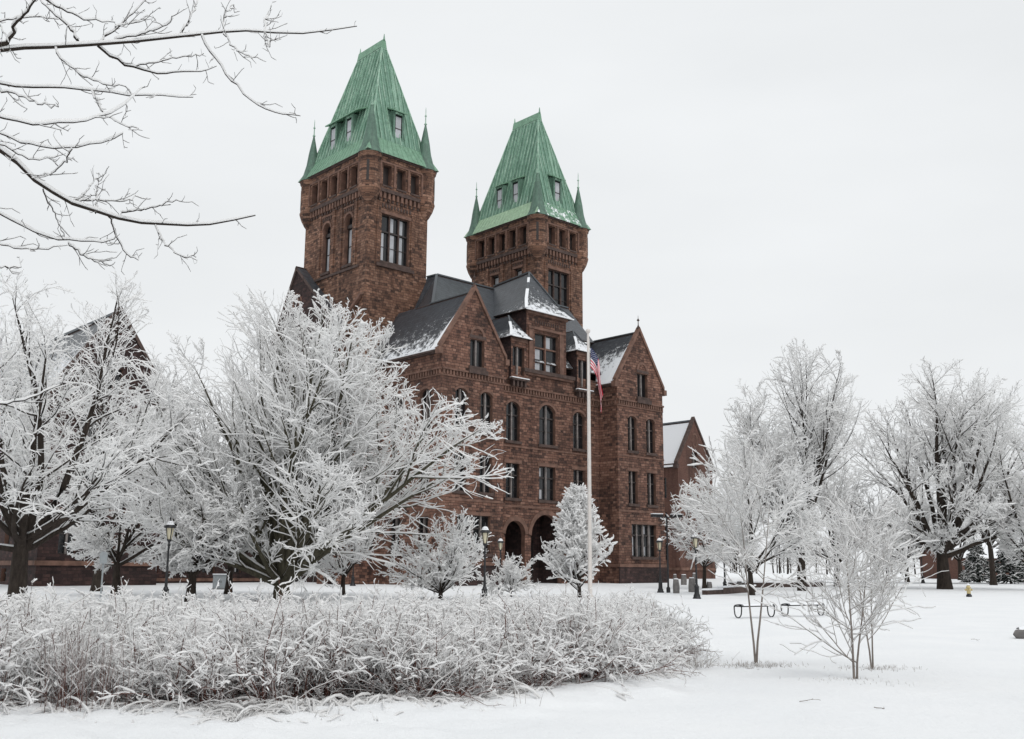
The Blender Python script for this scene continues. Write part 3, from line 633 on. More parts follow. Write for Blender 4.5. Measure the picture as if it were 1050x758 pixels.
for k, aC in enumerate((7.85, 16.85)):
    mb = MB(); w2 = .85; f2 = Fr((aC-w2-.12, CB-.35, 0), (1, 0, 0), (0, -1, 0)); W2 = 2*w2+.24
    h = hole(.2, W2-.2, 19.65, 22.4)
    wall(mb, f2, [(0, 19.3), (W2, 19.3), (W2, 23.25), (0, 23.25)], [h], 'stone', .4)
    for side in ('left', 'right'):
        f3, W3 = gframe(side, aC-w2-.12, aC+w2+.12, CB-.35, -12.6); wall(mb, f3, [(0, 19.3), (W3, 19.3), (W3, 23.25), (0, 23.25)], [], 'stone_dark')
    fbox(mb, f2, -.1, W2+.1, 22.85, 23.2, -.02, .12, 'trim'); fbox(mb, f2, -.15, W2+.15, 19.1, 19.3, -.35, .35, 'trim_dark')
    for j in range(4): fbox(mb, f2, .1+j*.5, .32+j*.5, 18.55, 19.1, -.3, .22, 'trim_dark')
    fbox(mb, f2, -.15, W2+.15, 19.3, 19.38, -.02, .36, 'snow')
    sdm = mb.build('dormer', castle); sdm['label'] = 'small dormer with a snowy sill, %s of the broad one' % ('left', 'right')[k]
    window(f2, h, sdm, cols=2, trans=0, seed=50+k)
    rf = MB(); e0, e1, eb = aC-w2-.6, aC+w2+.6, CB-.85; zE = 23.2; apx = (aC, CB+1.1, 25.7); bk = (aC, -11.2, 25.7)
    q0, q1, qb, qz = aC-w2+.1, aC+w2-.1, CB-.1, 24.1
    rf.slab([(e0, eb, zE), (e1, eb, zE), (q1, qb, qz), (q0, qb, qz)], .08, 'slate', [.7]*4); rf.slab([(q0, qb, qz), (q1, qb, qz), apx], .08, 'slate', [.6, .6, .3])
    for s_, ee, mm in ((-1, e0, q0), (1, e1, q1)):
        rf.slab([(ee, eb, zE), (mm, qb, qz), (mm, -12.4, qz), (ee, -12.9, zE)], .08, 'slate', [.7, .5, .3, .5]); rf.slab([(mm, qb, qz), apx, bk, (mm, -12.0, qz)], .08, 'slate', [.3, .0, 0, .1])
    a_ = Vector((q0, qb, qz)); rf.beam(a_, apx, .14, .06, 'lead'); rf.beam(a_, a_.lerp(Vector(apx), .5), .26, .08, 'snow'); rf.beam((e0, eb, zE), (q0, qb, qz), .26, .08, 'snow'); rf.beam((q1, qb, qz), apx, .12, .06, 'lead')
    rf.build('dormer_roof', sdm)

# wing with a gable against the left side of the left tower
mb = MB(); f2 = Fr((-4.6, 8.6, 0), (0, -1, 0), (-1, 0, 0)); W2 = 12.3; pk = 4.1; hs = [hole(pk-.7, pk+.7, 20, 23.4, .7), hole(1.5, 3, 12, 15, .4), hole(5.5, 7, 12, 15, .4), hole(9.5, 11, 12, 15, .4), hole(1.5, 3, 6, 9), hole(5.5, 7, 6, 9), hole(9.5, 11, 6, 9)]
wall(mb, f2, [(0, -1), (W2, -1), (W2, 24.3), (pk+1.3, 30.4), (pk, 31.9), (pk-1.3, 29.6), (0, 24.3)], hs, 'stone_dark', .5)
for r_ in (1.05, .62):
    for k in range(20):
        a0, a1 = 2*math.pi*k/20, 2*math.pi*(k+1)/20
        q = [(pk+.2+r*math.cos(a), 28.0+r*math.sin(a)) for r, a in ((r_-.16, a0), (r_, a0), (r_, a1), (r_-.16, a1))]
        mb.add([f2.P(*p, .08) for p in q]+[f2.P(*p, -.02) for p in q], [(0, 1, 2, 3), (1, 5, 6, 2), (0, 3, 7, 4)], 'trim')
f4 = Fr((-4.6, -3.7, 0), (1, 0, 0), (0, -1, 0)); wall(mb, f4, [(0, -1), (1.4, -1), (1.4, 24.3), (0, 24.3)], [], 'stone')
for h in hs: surround(mb, f2, h, 'trim', .2, .05)
wg = mb.build('side_wing', castle)
for i, h in enumerate(hs): window(f2, h, wg, seed=80+i)
rf = MB(); rp = 8.6-pk
rf.slab([(-4.75, -3.9, 24.2), (-3.3, -3.9, 24.2), (-3.3, rp, 32.0), (-4.75, rp, 32.0)], .3, 'slate', [.15, .15, 0, 0]); rf.slab([(-4.75, rp, 32.0), (-3.3, rp, 32.0), (-3.3, 8.8, 24.2), (-4.75, 8.8, 24.2)], .3, 'slate', [0, 0, .2, .2])
rf.beam((-3.9, -3.9, 25.3), (-3.9, -6.2, 27.1), .3, .3, 'trim')
rf.build('roof', wg)

# entrance steps with snowy balustrades on the left side of the left pavilion
st = MB()
for k in range(6): st.box(-7.2+k*.55, -3.3, -9.0, -6.6, -.3, .35+k*.32, 'stone_dark')
for bb in (-9.3, -6.5):
    st.add([(-7.5, bb, -.3), (-3.2, bb, -.3), (-3.2, bb, 3.2), (-4.2, bb, 3.2), (-7.5, bb, 1.3), (-7.5, bb+.35, -.3), (-3.2, bb+.35, -.3), (-3.2, bb+.35, 3.2), (-4.2, bb+.35, 3.2), (-7.5, bb+.35, 1.3)],
           [(0, 1, 2, 3, 4), (9, 8, 7, 6, 5), (0, 5, 6, 1), (4, 3, 8, 9), (3, 2, 7, 8), (0, 4, 9, 5)], 'stone')
    st.beam((-7.6, bb+.17, 1.28), (-4.2, bb+.17, 3.22), .42, .12, 'trim'); st.beam((-4.2, bb+.17, 3.22), (-3.25, bb+.17, 3.22), .42, .12, 'trim'); st.beam((-7.5, bb+.17, 1.43), (-6.6, bb+.17, 1.95), .3, .06, 'snow')
st.build('entrance_stair', castle)

# ------------------------------------------------------------------ the two neighbouring buildings, stepped back
def wing_building(name, a0, a1, b0, depth, ze, zp, label, snowy, seed, zwin):
    root = empty(name, BO, BROT, label, 'building')
    W = a1-a0; fr = Fr((a0, b0, 0), (1, 0, 0), (0, -1, 0)); mb = MB(); c = W/2
    hs = [hole(c-.62, c+.62, *zwin)]
    if not snowy:
        for u in (c-2.3, c+1.0): hs += [hole(u, u+1.3, 10.6, 13.4, .4), hole(u, u+1.3, 6.4, 9.2)]
        hs += [hole(c-3.2, c-1.9, 2.6, 4.9), hole(c-.2, c+1.1, 2.6, 4.9)]
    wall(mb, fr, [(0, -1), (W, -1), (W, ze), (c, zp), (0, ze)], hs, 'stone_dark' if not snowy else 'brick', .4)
    fl = Fr((a0, b0+depth, 0), (0, -1, 0), (-1, 0, 0)); h2 = []
    n = int(depth/4.5)
    for k in range(n):
        u = depth-2.6-k*4.4
        for z0, z1 in ((10.8, 13.4), (6.4, 9.0), (3.0, 5.2), (0.5, 1.5)): h2.append(hole(u-.7, u+.7, z0, z1))
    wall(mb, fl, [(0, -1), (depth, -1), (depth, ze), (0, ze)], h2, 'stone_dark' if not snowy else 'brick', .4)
    frr = Fr((a1, b0, 0), (0, 1, 0), (1, 0, 0)); wall(mb, frr, [(0, -1), (depth, -1), (depth, ze), (0, ze)], [], 'brick'); fb = Fr((a1, b0+depth, 0), (-1, 0, 0), (0, 1, 0)); wall(mb, fb, [(0, -1), (W, -1), (W, ze), (c, zp), (0, ze)], [], 'brick')
    for f_, L_ in ((fr, W), (fl, depth)):
        fbox(mb, f_, 0, L_, 1.75, 2.1, -.02, .12, 'trim'); fbox(mb, f_, 0, L_, 5.85, 6.05, -.02, .06, 'trim')
    fbox(mb, fl, 0, depth, ze-.5, ze-.1, -.02, .18, 'trim_dark')
    if snowy:
        for k in range(12):
            a_, b_ = 2*math.pi*k/12, 2*math.pi*(k+1)/12; q = [(c+r*math.cos(x)*.55, 18.3+r*math.sin(x)) for r, x in ((.75, a_), (1.0, a_), (1.0, b_), (.75, b_))]
            mb.add([fr.P(*p, .06) for p in q], [(0, 1, 2, 3)], 'trim')
    rake_coping(mb, fr, W, ze, zp, -.4, .1, 'trim_dark')
    wl = mb.build('wall', root)
    for i, h in enumerate(hs): window(fr, h, wl, seed=seed+i, trans=0 if i == 0 else .66)
    for i, h in enumerate(h2): window(fl, h, wl, seed=seed+40+i, mull='frame')
    rf = MB(); ca = a0+c; sl = (zp-ze)/c; mt = 'slate_white' if snowy else 'slate'
    for s_ in (-1, 1):
        e = ca+s_*(c+.35); zz = ze-.35*sl
        rf.slab([(e, b0+.35, zz), (e, b0+depth+.2, zz), (ca, b0+depth+.2, zp), (ca, b0+.35, zp)], .16, mt, [.9, .9, .35, .35] if not snowy else [1, 1, .85, .85])
    rf.beam((ca, b0+.2, zp), (ca, b0+depth, zp), .3, .2, 'lead')
    rf.build('roof', root)
    for s_ in (.33, .7):
        ch = MB(); ch.box(ca+.8, ca+2.0, b0+depth*s_, b0+depth*s_+1.2, zp-4, zp+.4, 'brick'); ch.box(ca+.65, ca+2.15, b0+depth*s_-.15, b0+depth*s_+1.35, zp+.4, zp+.75, 'trim_dark'); ch.build('chimney', root)
    return root
wing_building('brick_building', 46.54, 53.8, -4.0, 24, 15.2, 20.85, 'red brick gabled building with a snow-white roof to the right of the sandstone building', True, 500, (14.7, 16.8))
wing_building('stone_building', -30.3, -21.0, -4.0, 30, 14.9, 21.8, 'dark sandstone gabled building mostly hidden behind the snowy trees at the left', False, 600, (14.9, 17.2))
def link(name, a0, a1, b0, b1, h_, label):
    root = empty(name, BO, BROT, label, 'building'); mb = MB(); fr = Fr((a0, b0, 0), (1, 0, 0), (0, -1, 0)); W = a1-a0
    hs = [hole(1.6+k*2.6, 2.8+k*2.6, 1.2, 3.6) for k in range(int((W-2.5)/2.6))]
    wall(mb, fr, [(0, -1), (W, -1), (W, h_), (0, h_)], hs, 'stone_dark', .3)
    fbox(mb, fr, 0, W, h_-.4, h_, -.02, .2, 'trim'); fbox(mb, fr, 0, W, .5, .75, -.02, .1, 'trim')
    mb.box(a0, a1, b1-.2, b1, -1, h_, 'brick')
    wl = mb.build('wall', root)
    for i, h in enumerate(hs): window(fr, h, wl, seed=700+i, mull='frame', blind=.2)
    rf = MB(); bm = (b0+b1)/2
    rf.slab([(a0, b0-.4, h_), (a1, b0-.4, h_), (a1, bm, h_+2.0), (a0, bm, h_+2.0)], .15, 'slate_white', [1, 1, .9, .9]); rf.slab([(a0, bm, h_+2.0), (a1, bm, h_+2.0), (a1, b1+.3, h_), (a0, b1+.3, h_)], .15, 'slate_white', [1]*4)
    rf.build('roof', root)
link('brick_passage', -20.98, -6.02, 2.0, 7.5, 5.2, 'low red brick link passage behind the big snowy tree'); link('brick_passage', 26.7, 46.5, 6.5, 11.0, 5.2, 'low brick link passage between the right pavilion and the white-roofed building')
# ------------------------------------------------------------------ ground
def hnoise(X, Y, seed, scales):
    r = np.random.RandomState(seed); z = np.zeros_like(X)
    for lam, amp in scales:
        for _ in range(5):
            a = r.rand()*6.283; k = 6.283/(lam*(0.7+0.6*r.rand())); z += amp/2.2*np.sin((X*math.cos(a)+Y*math.sin(a))*k + r.rand()*6.283)
    return z
def axis(a, b, fine, grow):
    v = [0.0]; st = fine
    while v[-1] < b:
        v.append(v[-1]+st)
        if v[-1] > 14: st *= grow
    return np.array(v)
ys = axis(0, 4500, .14, 1.06); ys = np.concatenate([-np.array([4000, 1500, 500, 150, 50, 20, 8, 3, 1]), ys])
xp = axis(0, 4500, .16, 1.05); xs = np.concatenate([-xp[::-1][:-1], xp])
X, Y = np.meshgrid(xs, ys)
Z = np.interp(Y, _ty, _tz)
near = np.clip(1-Y/60, 0, 1)
Z = Z + hnoise(X, Y, 1, [(9, .035), (3.2, .018), (1.1, .007), (.5, .003)])*np.clip(1-np.hypot(X, Y)/120, .0, 1)
# drifted edge of the planting bed: a band of little snow-covered mounds
def bed_front(x): return np.interp(x, [-30, -7, -2.6, -0.5, 1.2, 2.4, 3.4, 4.6, 5.2], [11.2, 11.4, 11.9, 12.8, 14.2, 17.0, 21.5, 27.0, 33])
dist = Y-bed_front(X)
band = np.exp(-((dist+.25)/.75)**2)*(X < 5)*(X > -30)
rs = np.random.RandomState(5)
mz = np.zeros_like(Z)
for _ in range(700):
    cx_ = rs.uniform(-9, 4.2); cy_ = float(bed_front(cx_))+rs.normal(-.45, .5); rx_, ry_ = rs.uniform(.1, .42), rs.uniform(.08, .22); h_ = rs.uniform(.03, .13)
    sl = np.where(np.abs(xs-cx_) < 1.5)[0]; tl = np.where(np.abs(ys-cy_) < 1.2)[0]
    if len(sl) and len(tl):
        s0, s1, t0, t1_ = sl[0], sl[-1]+1, tl[0], tl[-1]+1
        mz[t0:t1_, s0:s1] = np.maximum(mz[t0:t1_, s0:s1], h_*np.exp(-((X[t0:t1_, s0:s1]-cx_)/rx_)**2-((Y[t0:t1_, s0:s1]-cy_)/ry_)**2))
for hx_, hy_, hr_ in ((4.6, 18.7, .5), (5.15, 16.0, .55), (6.1, 17.9, .5), (8.1, 37, .5), (9.4, 37.9, .5), (10.3, 38.9, .5), (11.8, 39.9, .5), (10.5, 59, .8)):
    rr2 = np.hypot(X-hx_, Y-hy_)/hr_; Z += .05*np.exp(-rr2**2*1.3)-.045*np.exp(-(rr2*2.4)**2)
Z += mz + .05*band
ny, nx = X.shape
vs = np.stack([X, Y, Z], -1).reshape(-1, 3)
idx = np.arange(nx*ny).reshape(ny, nx)
quads = np.stack([idx[:-1, :-1], idx[:-1, 1:], idx[1:, 1:], idx[1:, :-1]], -1).reshape(-1, 4)
def mesh_arrays(name, verts, quads, mats, midx=None, smooth=True):
    me = bpy.data.meshes.new(name); verts = np.ascontiguousarray(verts, np.float32); quads = np.ascontiguousarray(quads, np.int32)
    me.vertices.add(len(verts)); me.vertices.foreach_set('co', verts.ravel())
    me.loops.add(quads.size); me.loops.foreach_set('vertex_index', quads.ravel())
    me.polygons.add(len(quads)); me.polygons.foreach_set('loop_start', np.arange(0, quads.size, 4, dtype=np.int32))
    for m_ in mats: me.materials.append(M[m_])
    if midx is not None: me.polygons.foreach_set('material_index', np.ascontiguousarray(midx, np.int32))
    me.polygons.foreach_set('use_smooth', np.full(len(quads), smooth))
    me.update(calc_edges=True); return me
def link_obj(name, me, parent=None, loc=None):
    o = bpy.data.objects.new(name, me); COL.objects.link(o)
    if parent: o.parent = parent
    if loc is not None: o.location = loc
    return o
m, t, b = nmat('fresh_snow_ground')
g = N(t, 'ShaderNodeNewGeometry'); n1 = N(t, 'ShaderNodeTexNoise', Scale=0.5, Detail=6.0); n2 = N(t, 'ShaderNodeTexNoise', Scale=7.0, Detail=8.0, Roughness=.7)
for n_ in (n1, n2): t.links.new(g.outputs['Position'], n_.inputs['Vector'])
r = ramp(t, [(0.3, (0.81, 0.825, 0.84)), (0.7, (0.855, 0.865, 0.875))]); t.links.new(n1.outputs['Fac'], r.inputs['Fac'])
# a few twigs and dead leaves lying on the snow
vo = N(t, 'ShaderNodeTexNoise', Scale=3.5, Detail=8.0, Roughness=.8); t.links.new(g.outputs['Position'], vo.inputs['Vector'])
sp_ = ramp(t, [(0.745, (0, 0, 0)), (0.78, (1, 1, 1))]); t.links.new(vo.outputs['Fac'], sp_.inputs['Fac'])
c = mixc(t, r.outputs[0], (0.55, 0.55, 0.56), sp_.outputs[0]); t.links.new(c, b.inputs['Base Color']); b.inputs['Roughness'].default_value = .9; b.inputs['Specular IOR Level'].default_value = .15
h = N(t, 'ShaderNodeMath', operation='MULTIPLY_ADD'); t.links.new(n1.outputs['Fac'], h.inputs[0]); h.inputs[1].default_value = 2.5; t.links.new(n2.outputs['Fac'], h.inputs[2]); bump(t, b, h.outputs[0], .03)
M['ground'] = m
gr = link_obj('snow_ground', mesh_arrays('snow_ground', vs, quads, ['ground'])); gr['kind'] = 'structure'

# ------------------------------------------------------------------ tubes for branches, many at once
def tubes(P, R, sides, phase=0.0):
    """P (N,K,3) centre lines, R (N,K) radii -> verts, quads"""
    Nn, K, _ = P.shape
    T = np.gradient(P, axis=1) if K > 2 else np.repeat((P[:, 1:2]-P[:, :1]), 2, 1)
    T /= np.linalg.norm(T, axis=2, keepdims=True)+1e-9
    ref = np.zeros_like(T); ref[..., 2] = 1; vert = np.abs(T[..., 2]) > .93; ref[vert] = (1, 0, 0)
    U = np.cross(T, ref); U /= np.linalg.norm(U, axis=2, keepdims=True)+1e-9; V = np.cross(U, T)
    a = np.arange(sides)*2*np.pi/sides + phase
    ring = P[:, :, None, :] + R[:, :, None, None]*(np.cos(a)[None, None, :, None]*U[:, :, None, :] + np.sin(a)[None, None, :, None]*V[:, :, None, :])
    verts = ring.reshape(-1, 3)
    base = (np.arange(Nn)[:, None, None]*K + np.arange(K-1)[None, :, None])*sides; k = np.arange(sides)[None, None, :]; k2 = (k+1) % sides
    q = np.stack([base+k, base+k2, base+sides+k2, base+sides+k], -1).reshape(-1, 4)
    return verts, q
class Wood:
    """collects levels of branches; makes bark tubes and the snow lying along their upper side"""
    def __init__(s, shear=0.0, off=None): s.parts = []; s.shear = shear; s.off = off
    def add(s, P, R, sides, mat, snow=None, part='crown'):
        """snow=(thickness, share of radius)"""
        s.parts.append((P, R, sides, mat, snow, part))
    def mesh(s, name, part, rng):
        V = []; Q = []; MI = []; off = 0; mats = []
        def mi(m_):
            if m_ not in mats: mats.append(m_)
            return mats.index(m_)
        for P, R, sides, mat, snow, pt in s.parts:
            if pt != part or len(P) == 0: continue
            if s.shear: P = P.copy(); P[..., 2] -= s.shear*P[..., 0]*np.clip(P[..., 2]/10, 0, 1.2)
            if mat: v, q = tubes(P, R, sides); V.append(v); Q.append(q+off); MI.append(np.full(len(q), mi(mat))); off += len(v)
            if snow:
                T = np.gradient(P, axis=1); T /= np.linalg.norm(T, axis=2, keepdims=True)+1e-9
                hz = np.sqrt(np.clip(1-T[..., 2]**2, 0, 1))
                sr_ = (snow[0]*(.65+.7*rng.random(R.shape))*np.exp(rng.normal(-.05, .32, (len(R), 1))) + snow[1]*R)*(.35+.65*hz)
                sr_[:, -1] *= .6
                thin = (R.max(1, keepdims=True) < .02)*1.0; C = P.copy(); C[..., 2] += (R*.75 + sr_*.32) if s.off is None else (R*s.off[0] + sr_*s.off[1])
                ss = 4 if sides > 4 else 3
                v, q = tubes(C, sr_, ss, math.pi/2 if ss == 3 else math.pi/4); V.append(v); Q.append(q+off); MI.append(np.full(len(q), mi('twigsnow'))); off += len(v)
        return mesh_arrays(name, np.concatenate(V), np.concatenate(Q), mats, np.concatenate(MI))
def norm(v): return v/(np.linalg.norm(v, axis=-1, keepdims=True)+1e-9)
def grow(p0, d0, L, K, up, wig, rng, out=None):
    """polylines from p0 along d0, bending towards 'up' with random wander"""
    n = len(p0); P = np.zeros((n, K, 3)); P[:, 0] = p0; d = norm(d0.copy()); st = (L/(K-1))[:, None]
    for k in range(1, K):
        d = d + rng.normal(0, wig, (n, 3)); d[:, 2] += up/(K-1)
        if out is not None: d += out/(K-1)
        d = norm(d); P[:, k] = P[:, k-1]+d*st
    return P
def kids(P, R, n, t0, t1, ang, asd, rng, flat=0.0):
    """n side shoots per branch: start, direction, position along parent, radius there"""
    N_, K, _ = P.shape
    t_ = (np.linspace(t0, t1, n)[None, :] + rng.uniform(-.5, .5, (N_, n))*(t1-t0)/max(n, 1)).clip(0.02, .995)
    f = t_*(K-1); i = np.minimum(f.astype(int), K-2); fr_ = (f-i)[..., None]; ar = np.arange(N_)[:, None]
    p = P[ar, i]*(1-fr_)+P[ar, i+1]*fr_; T = norm(P[ar, i+1]-P[ar, i]); r = R[ar, i]*(1-fr_[..., 0])+R[ar, i+1]*fr_[..., 0]
    rnd = rng.normal(size=p.shape); rnd[..., 2] *= (1-flat); pe = norm(rnd-(rnd*T).sum(-1, keepdims=True)*T)
    a = np.radians(ang+rng.normal(0, asd, (N_, n)))[..., None]; d = T*np.cos(a)+pe*np.sin(a)
    return p.reshape(-1, 3), d.reshape(-1, 3), t_.reshape(-1), r.reshape(-1)
def env_len(p, d, c, r):
    """distance to the crown's outline, an ellipsoid with centre c and radii r"""
    q = (p-c)/r; e = d/r; A = (e*e).sum(1); B = (q*e).sum(1); C = (q*q).sum(1)-1
    disc = np.clip(B*B-A*C, 0, None); return np.clip((-B+np.sqrt(disc))/A, 0, None)
def taper(L0, K, r0, r1, pw=1.0):
    t_ = np.linspace(0, 1, K)[None, :]; return r1+(r0[:, None]-r1)*(1-t_)**pw
def make_tree(name, loc, label, seed, H, ec, er, trunk_h, trunk_r, limbs, n2, n3, n4, spread=(20, 70), bark='bark', cat='tree', group=None, snow=.03, stems=1,
              limb_up=.5, up2=.25, up3=.1, wig=1.0, twig_r=.008, low=0, shift=(0, 0), flare=1.6, len2=.5, len3=.26, len4=.11, n5=0, leader=False, rzv=0.0, ang=(36, 38, 40), t2=.32, shear=0.0, cone=0.0):
    rng = np.random.default_rng(seed); W_ = Wood(shear); c = np.array(ec, float); r = np.array(er, float)
    # trunk(s)
    if leader: th = H*.93
    else: th = trunk_h
    tp = grow(np.zeros((stems, 3)) + rng.normal(0, trunk_r*1.2*(stems > 1), (stems, 3))*np.array([1, 1, 0]), np.array([[shift[0]+rng.uniform(-.15, .15)*(stems > 1), shift[1]+rng.uniform(-.15, .15)*(stems > 1), 1.0] for _ in range(stems)]), np.full(stems, th), 9, .2, .014*wig, rng)
    tp[:, 0, 2] -= .3
    kk = np.linspace(0, 1, 9)[None, :]
    tr = trunk_r/math.sqrt(stems)*((1-kk)**(.9 if leader else .35)*(.97 if leader else .45)+(.03 if leader else .55)) ; tr = tr*(1+(flare-1)*np.exp(-kk*th/max(trunk_r, .05)*.8))
    tr = np.repeat(tr, stems, 0) if tr.shape[0] != stems else tr
    W_.add(tp, tr, 10, bark, (.015, .15) if leader else None, 'trunk')
    n1 = max(1, limbs//stems)
    if leader: p, d, t_, rr = kids(tp, tr, n1, trunk_h/th, .97, (spread[0]+spread[1])/2, (spread[1]-spread[0])/4, rng, flat=.6); d[:, 2] = np.abs(d[:, 2])
    else:
        p, d, t_, rr = kids(tp, tr, n1, .72, .98, 30, 5, rng)
        nn = len(p); az = (np.arange(nn)*2.39996+rng.uniform(-.4, .4, nn)); pol = np.radians(spread[0]+(spread[1]-spread[0])*((rng.permutation(nn)+rng.random(nn)*.8)/nn)**.85)
        d = np.stack([np.sin(pol)*np.cos(az), np.sin(pol)*np.sin(az), np.cos(pol)], -1)
        t_ = np.clip(1-.28*rng.random(nn), 0, 1)
    e = env_len(p, d, c, r); L = e*rng.uniform(.82, 1.04, len(p)); L = np.maximum(L, .4)
    if cone: L = np.minimum(L, cone*(1.04-t_)*rng.uniform(.85, 1.1, len(t_)))
    P1 = grow(p, d, L, 12, limb_up, .055*wig, rng); r1 = np.minimum(trunk_r*.52, rr*.62)*np.clip(.55+.5*L/L.max(), .5, 1); R1 = taper(L, 12, r1, twig_r*1.8, .85)
    W_.add(P1, R1, 7, bark, (snow*.75, .5), 'crown')
    def level(P, R, n, t0, t1, an, asd, frac, K, up_, wg, rmul, sides, sn, minl=.12, endr=twig_r, flat=0.3, mt=bark):
        p, d, t_, rr = kids(P, R, n, t0, t1, an, asd, rng, flat)
        PL = np.repeat(np.linalg.norm(np.diff(P, axis=1), axis=2).sum(1), n)
        L = PL*frac*(1.15-.75*t_)*rng.uniform(.6, 1.25, len(p)); e = env_len(p, d, c, r)
        L = np.minimum(L, e*rng.uniform(.85, 1.1, len(p))+minl); L = np.maximum(L, minl)
        P_ = grow(p, d, L, K, up_, wg*wig, rng); r0 = np.minimum(rr*rmul, endr+L*.0105); R_ = taper(L, K, np.maximum(r0, endr), endr)
        W_.add(P_, R_, sides, mt, sn, 'crown'); return P_, R_
    P2, R2 = level(P1, R1, n2, t2, .98, ang[0], 12, len2, 9, up2, .09, .7, 5, (snow*.9, .5), .5)
    P3, R3 = level(np.concatenate([P2]), R2, n3, .2, .98, ang[1], 14, len3/len2*1.15, 6, up3, .17, .75, 4, (snow, .4), .3, mt=None if snow > .02 else bark)
    if n4: P4, R4 = level(P3, R3, n4, .1, 1.0, ang[2], 15, len4/len3*1.3, 4, up3*.6, .22, .8, 3, (snow*.72, .3), .16, mt=None)
    root = empty(name, loc, rzv, label, cat, group)
    link_obj('trunk', W_.mesh('trunk', 'trunk', rng), root); link_obj('crown', W_.mesh('crown', 'crown', rng), root)
    return root
# ------------------------------------------------------------------ trees
make_tree('tree', foot(290, 52), 'large spreading many-limbed tree under snow in front of the left tower', 211, 16.2, (1.1, 0, 7.2), (10.3, 8, 8.5), 1.0, .40, 34, 14, 7, 5,
          spread=(4, 74), bark='bark_olive', snow=.036, limb_up=.35, twig_r=.006, flare=1.35, t2=.24, shear=.17, ang=(32, 36, 40))
make_tree('tree', foot(20, 42), 'big dark-trunked tree at the left edge with low crooked limbs', 12, 14, (.6, 0, 7.4), (7.3, 6.5, 6.8), 2.9, .36, 16, 12, 6, 5, spread=(15, 85), snow=.028, limb_up=.55, wig=1.6, flare=1.25, twig_r=.006)
make_tree('tree', foot(100, 66), 'tall fine-twigged tree rising above the gable at the far left', 13, 20, (-.5, 0, 12.2), (7.6, 6, 8.4), 3.5, .28, 10, 10, 6, 5, spread=(5, 60), snow=.030, twig_r=.007)
make_tree('tree', foot(-30, 70), 'tall snowy tree cut off by the left edge of the picture', 14, 20, (0, 0, 12), (8, 6, 8.2), 3.5, .34, 13, 12, 7, 5, spread=(5, 60), snow=.030, twig_r=.007)
make_tree('tree', foot(197, 50), 'small low tree with a short crooked trunk beside the left lamp post', 15, 6.6, (.1, 0, 4.0), (4.2, 3.2, 2.5), 1.7, .22, 14, 10, 7, 5, spread=(30, 88), snow=.032, wig=1.6, limb_up=.3, twig_r=.006, t2=.2)
make_tree('tree', foot(120, 58), 'snowy tree with a low wide crown behind the left lamp post', 16, 9.5, (0, 0, 5.8), (5.5, 4, 4.2), 2.2, .22, 14, 11, 7, 5, spread=(25, 85), snow=.033, limb_up=.3, twig_r=.006)
make_tree('tree', foot(235, 62), 'snowy tree with a low wide crown behind the left limbs of the big spreading one', 30, 9.0, (0, 0, 5.6), (5, 4, 4.0), 2.4, .2, 13, 11, 7, 5, spread=(25, 85), snow=.034, limb_up=.3, twig_r=.006)
make_tree('tree', foot(352, 62), 'small snowy tree behind the big spreading one, by the entrance stair', 17, 6.5, (0, 0, 3.9), (3.6, 3, 2.8), 1.4, .14, 10, 9, 6, 4, spread=(20, 80), snow=.032, twig_r=.006, t2=.2)
make_tree('small_tree', foot(452, 56), 'low rounded many-stemmed tree left of the middle lamp post', 18, 4.4, (0, 0, 2.0), (3.3, 2.6, 2.3), .4, .12, 20, 9, 5, 3, spread=(12, 84), snow=.034, limb_up=.25, twig_r=.006, t2=.2)
make_tree('small_tree', foot(524, 60), 'low snowy shrub-like tree between the middle lamp post and the flagpole', 19, 2.4, (0, 0, 1.1), (1.5, 1.4, 1.2), .3, .06, 12, 7, 5, 3, spread=(15, 80), snow=.034, limb_up=.25, twig_r=.006, t2=.2)
make_tree('small_tree', foot(594, 60), 'young cone-shaped tree with upswept snowy branches behind the flagpole', 20, 6.5, (.1, 0, 1.7), (2.9, 2.5, 5.0), .5, .10, 84, 8, 3, 0, spread=(42, 66), snow=.050, limb_up=.4, leader=True, twig_r=.007, len2=.38, ang=(38, 40, 40), t2=.2, cone=2.9)
make_tree('tree', foot(822, 78), 'tall upright tree with a split crown, left of the big oak', 21, 18.6, (0, 0, 10.6), (6.3, 5, 7.9), 3.4, .34, 21, 15, 7, 5, spread=(3, 60), snow=.034, limb_up=.5, twig_r=.006, flare=1.2, t2=.4)
make_tree('tree', foot(968, 86), 'big oak with a thick dark trunk on the right lawn', 22, 19, (1.2, 0, 10.4), (9.4, 7.5, 8.6), 3.6, .52, 28, 13, 7, 5, spread=(6, 88), snow=.035, limb_up=.32, flare=1.35, wig=1.2, twig_r=.007, t2=.36)
make_tree('tree', foot(770, 66), 'broad snowy tree just right of the lamp posts', 23, 10.5, (.3, 0, 5.9), (5.0, 4, 4.6), 1.8, .18, 14, 11, 7, 5, spread=(15, 80), snow=.034, limb_up=.3, twig_r=.006)
make_tree('tree', foot(722, 80), 'snowy tree close to the corner of the right pavilion', 24, 9.0, (.3, 0, 5.4), (3.7, 3.2, 3.7), 2.2, .16, 12, 10, 7, 5, spread=(15, 75), snow=.034, limb_up=.3, twig_r=.006)
make_tree('tree', foot(858, 92), 'hazy snowy tree between the tall tree and the oak', 25, 13, (0, 0, 7.6), (6, 4.5, 5.4), 2.5, .25, 12, 11, 7, 5, spread=(12, 75), snow=.038)
make_tree('tree', foot(1018, 104), 'tree with a leaning bare trunk behind and right of the oak', 26, 21, (1.5, 0, 13.2), (8, 6, 8.0), 5.0, .28, 14, 12, 7, 5, spread=(8, 62), snow=.038)
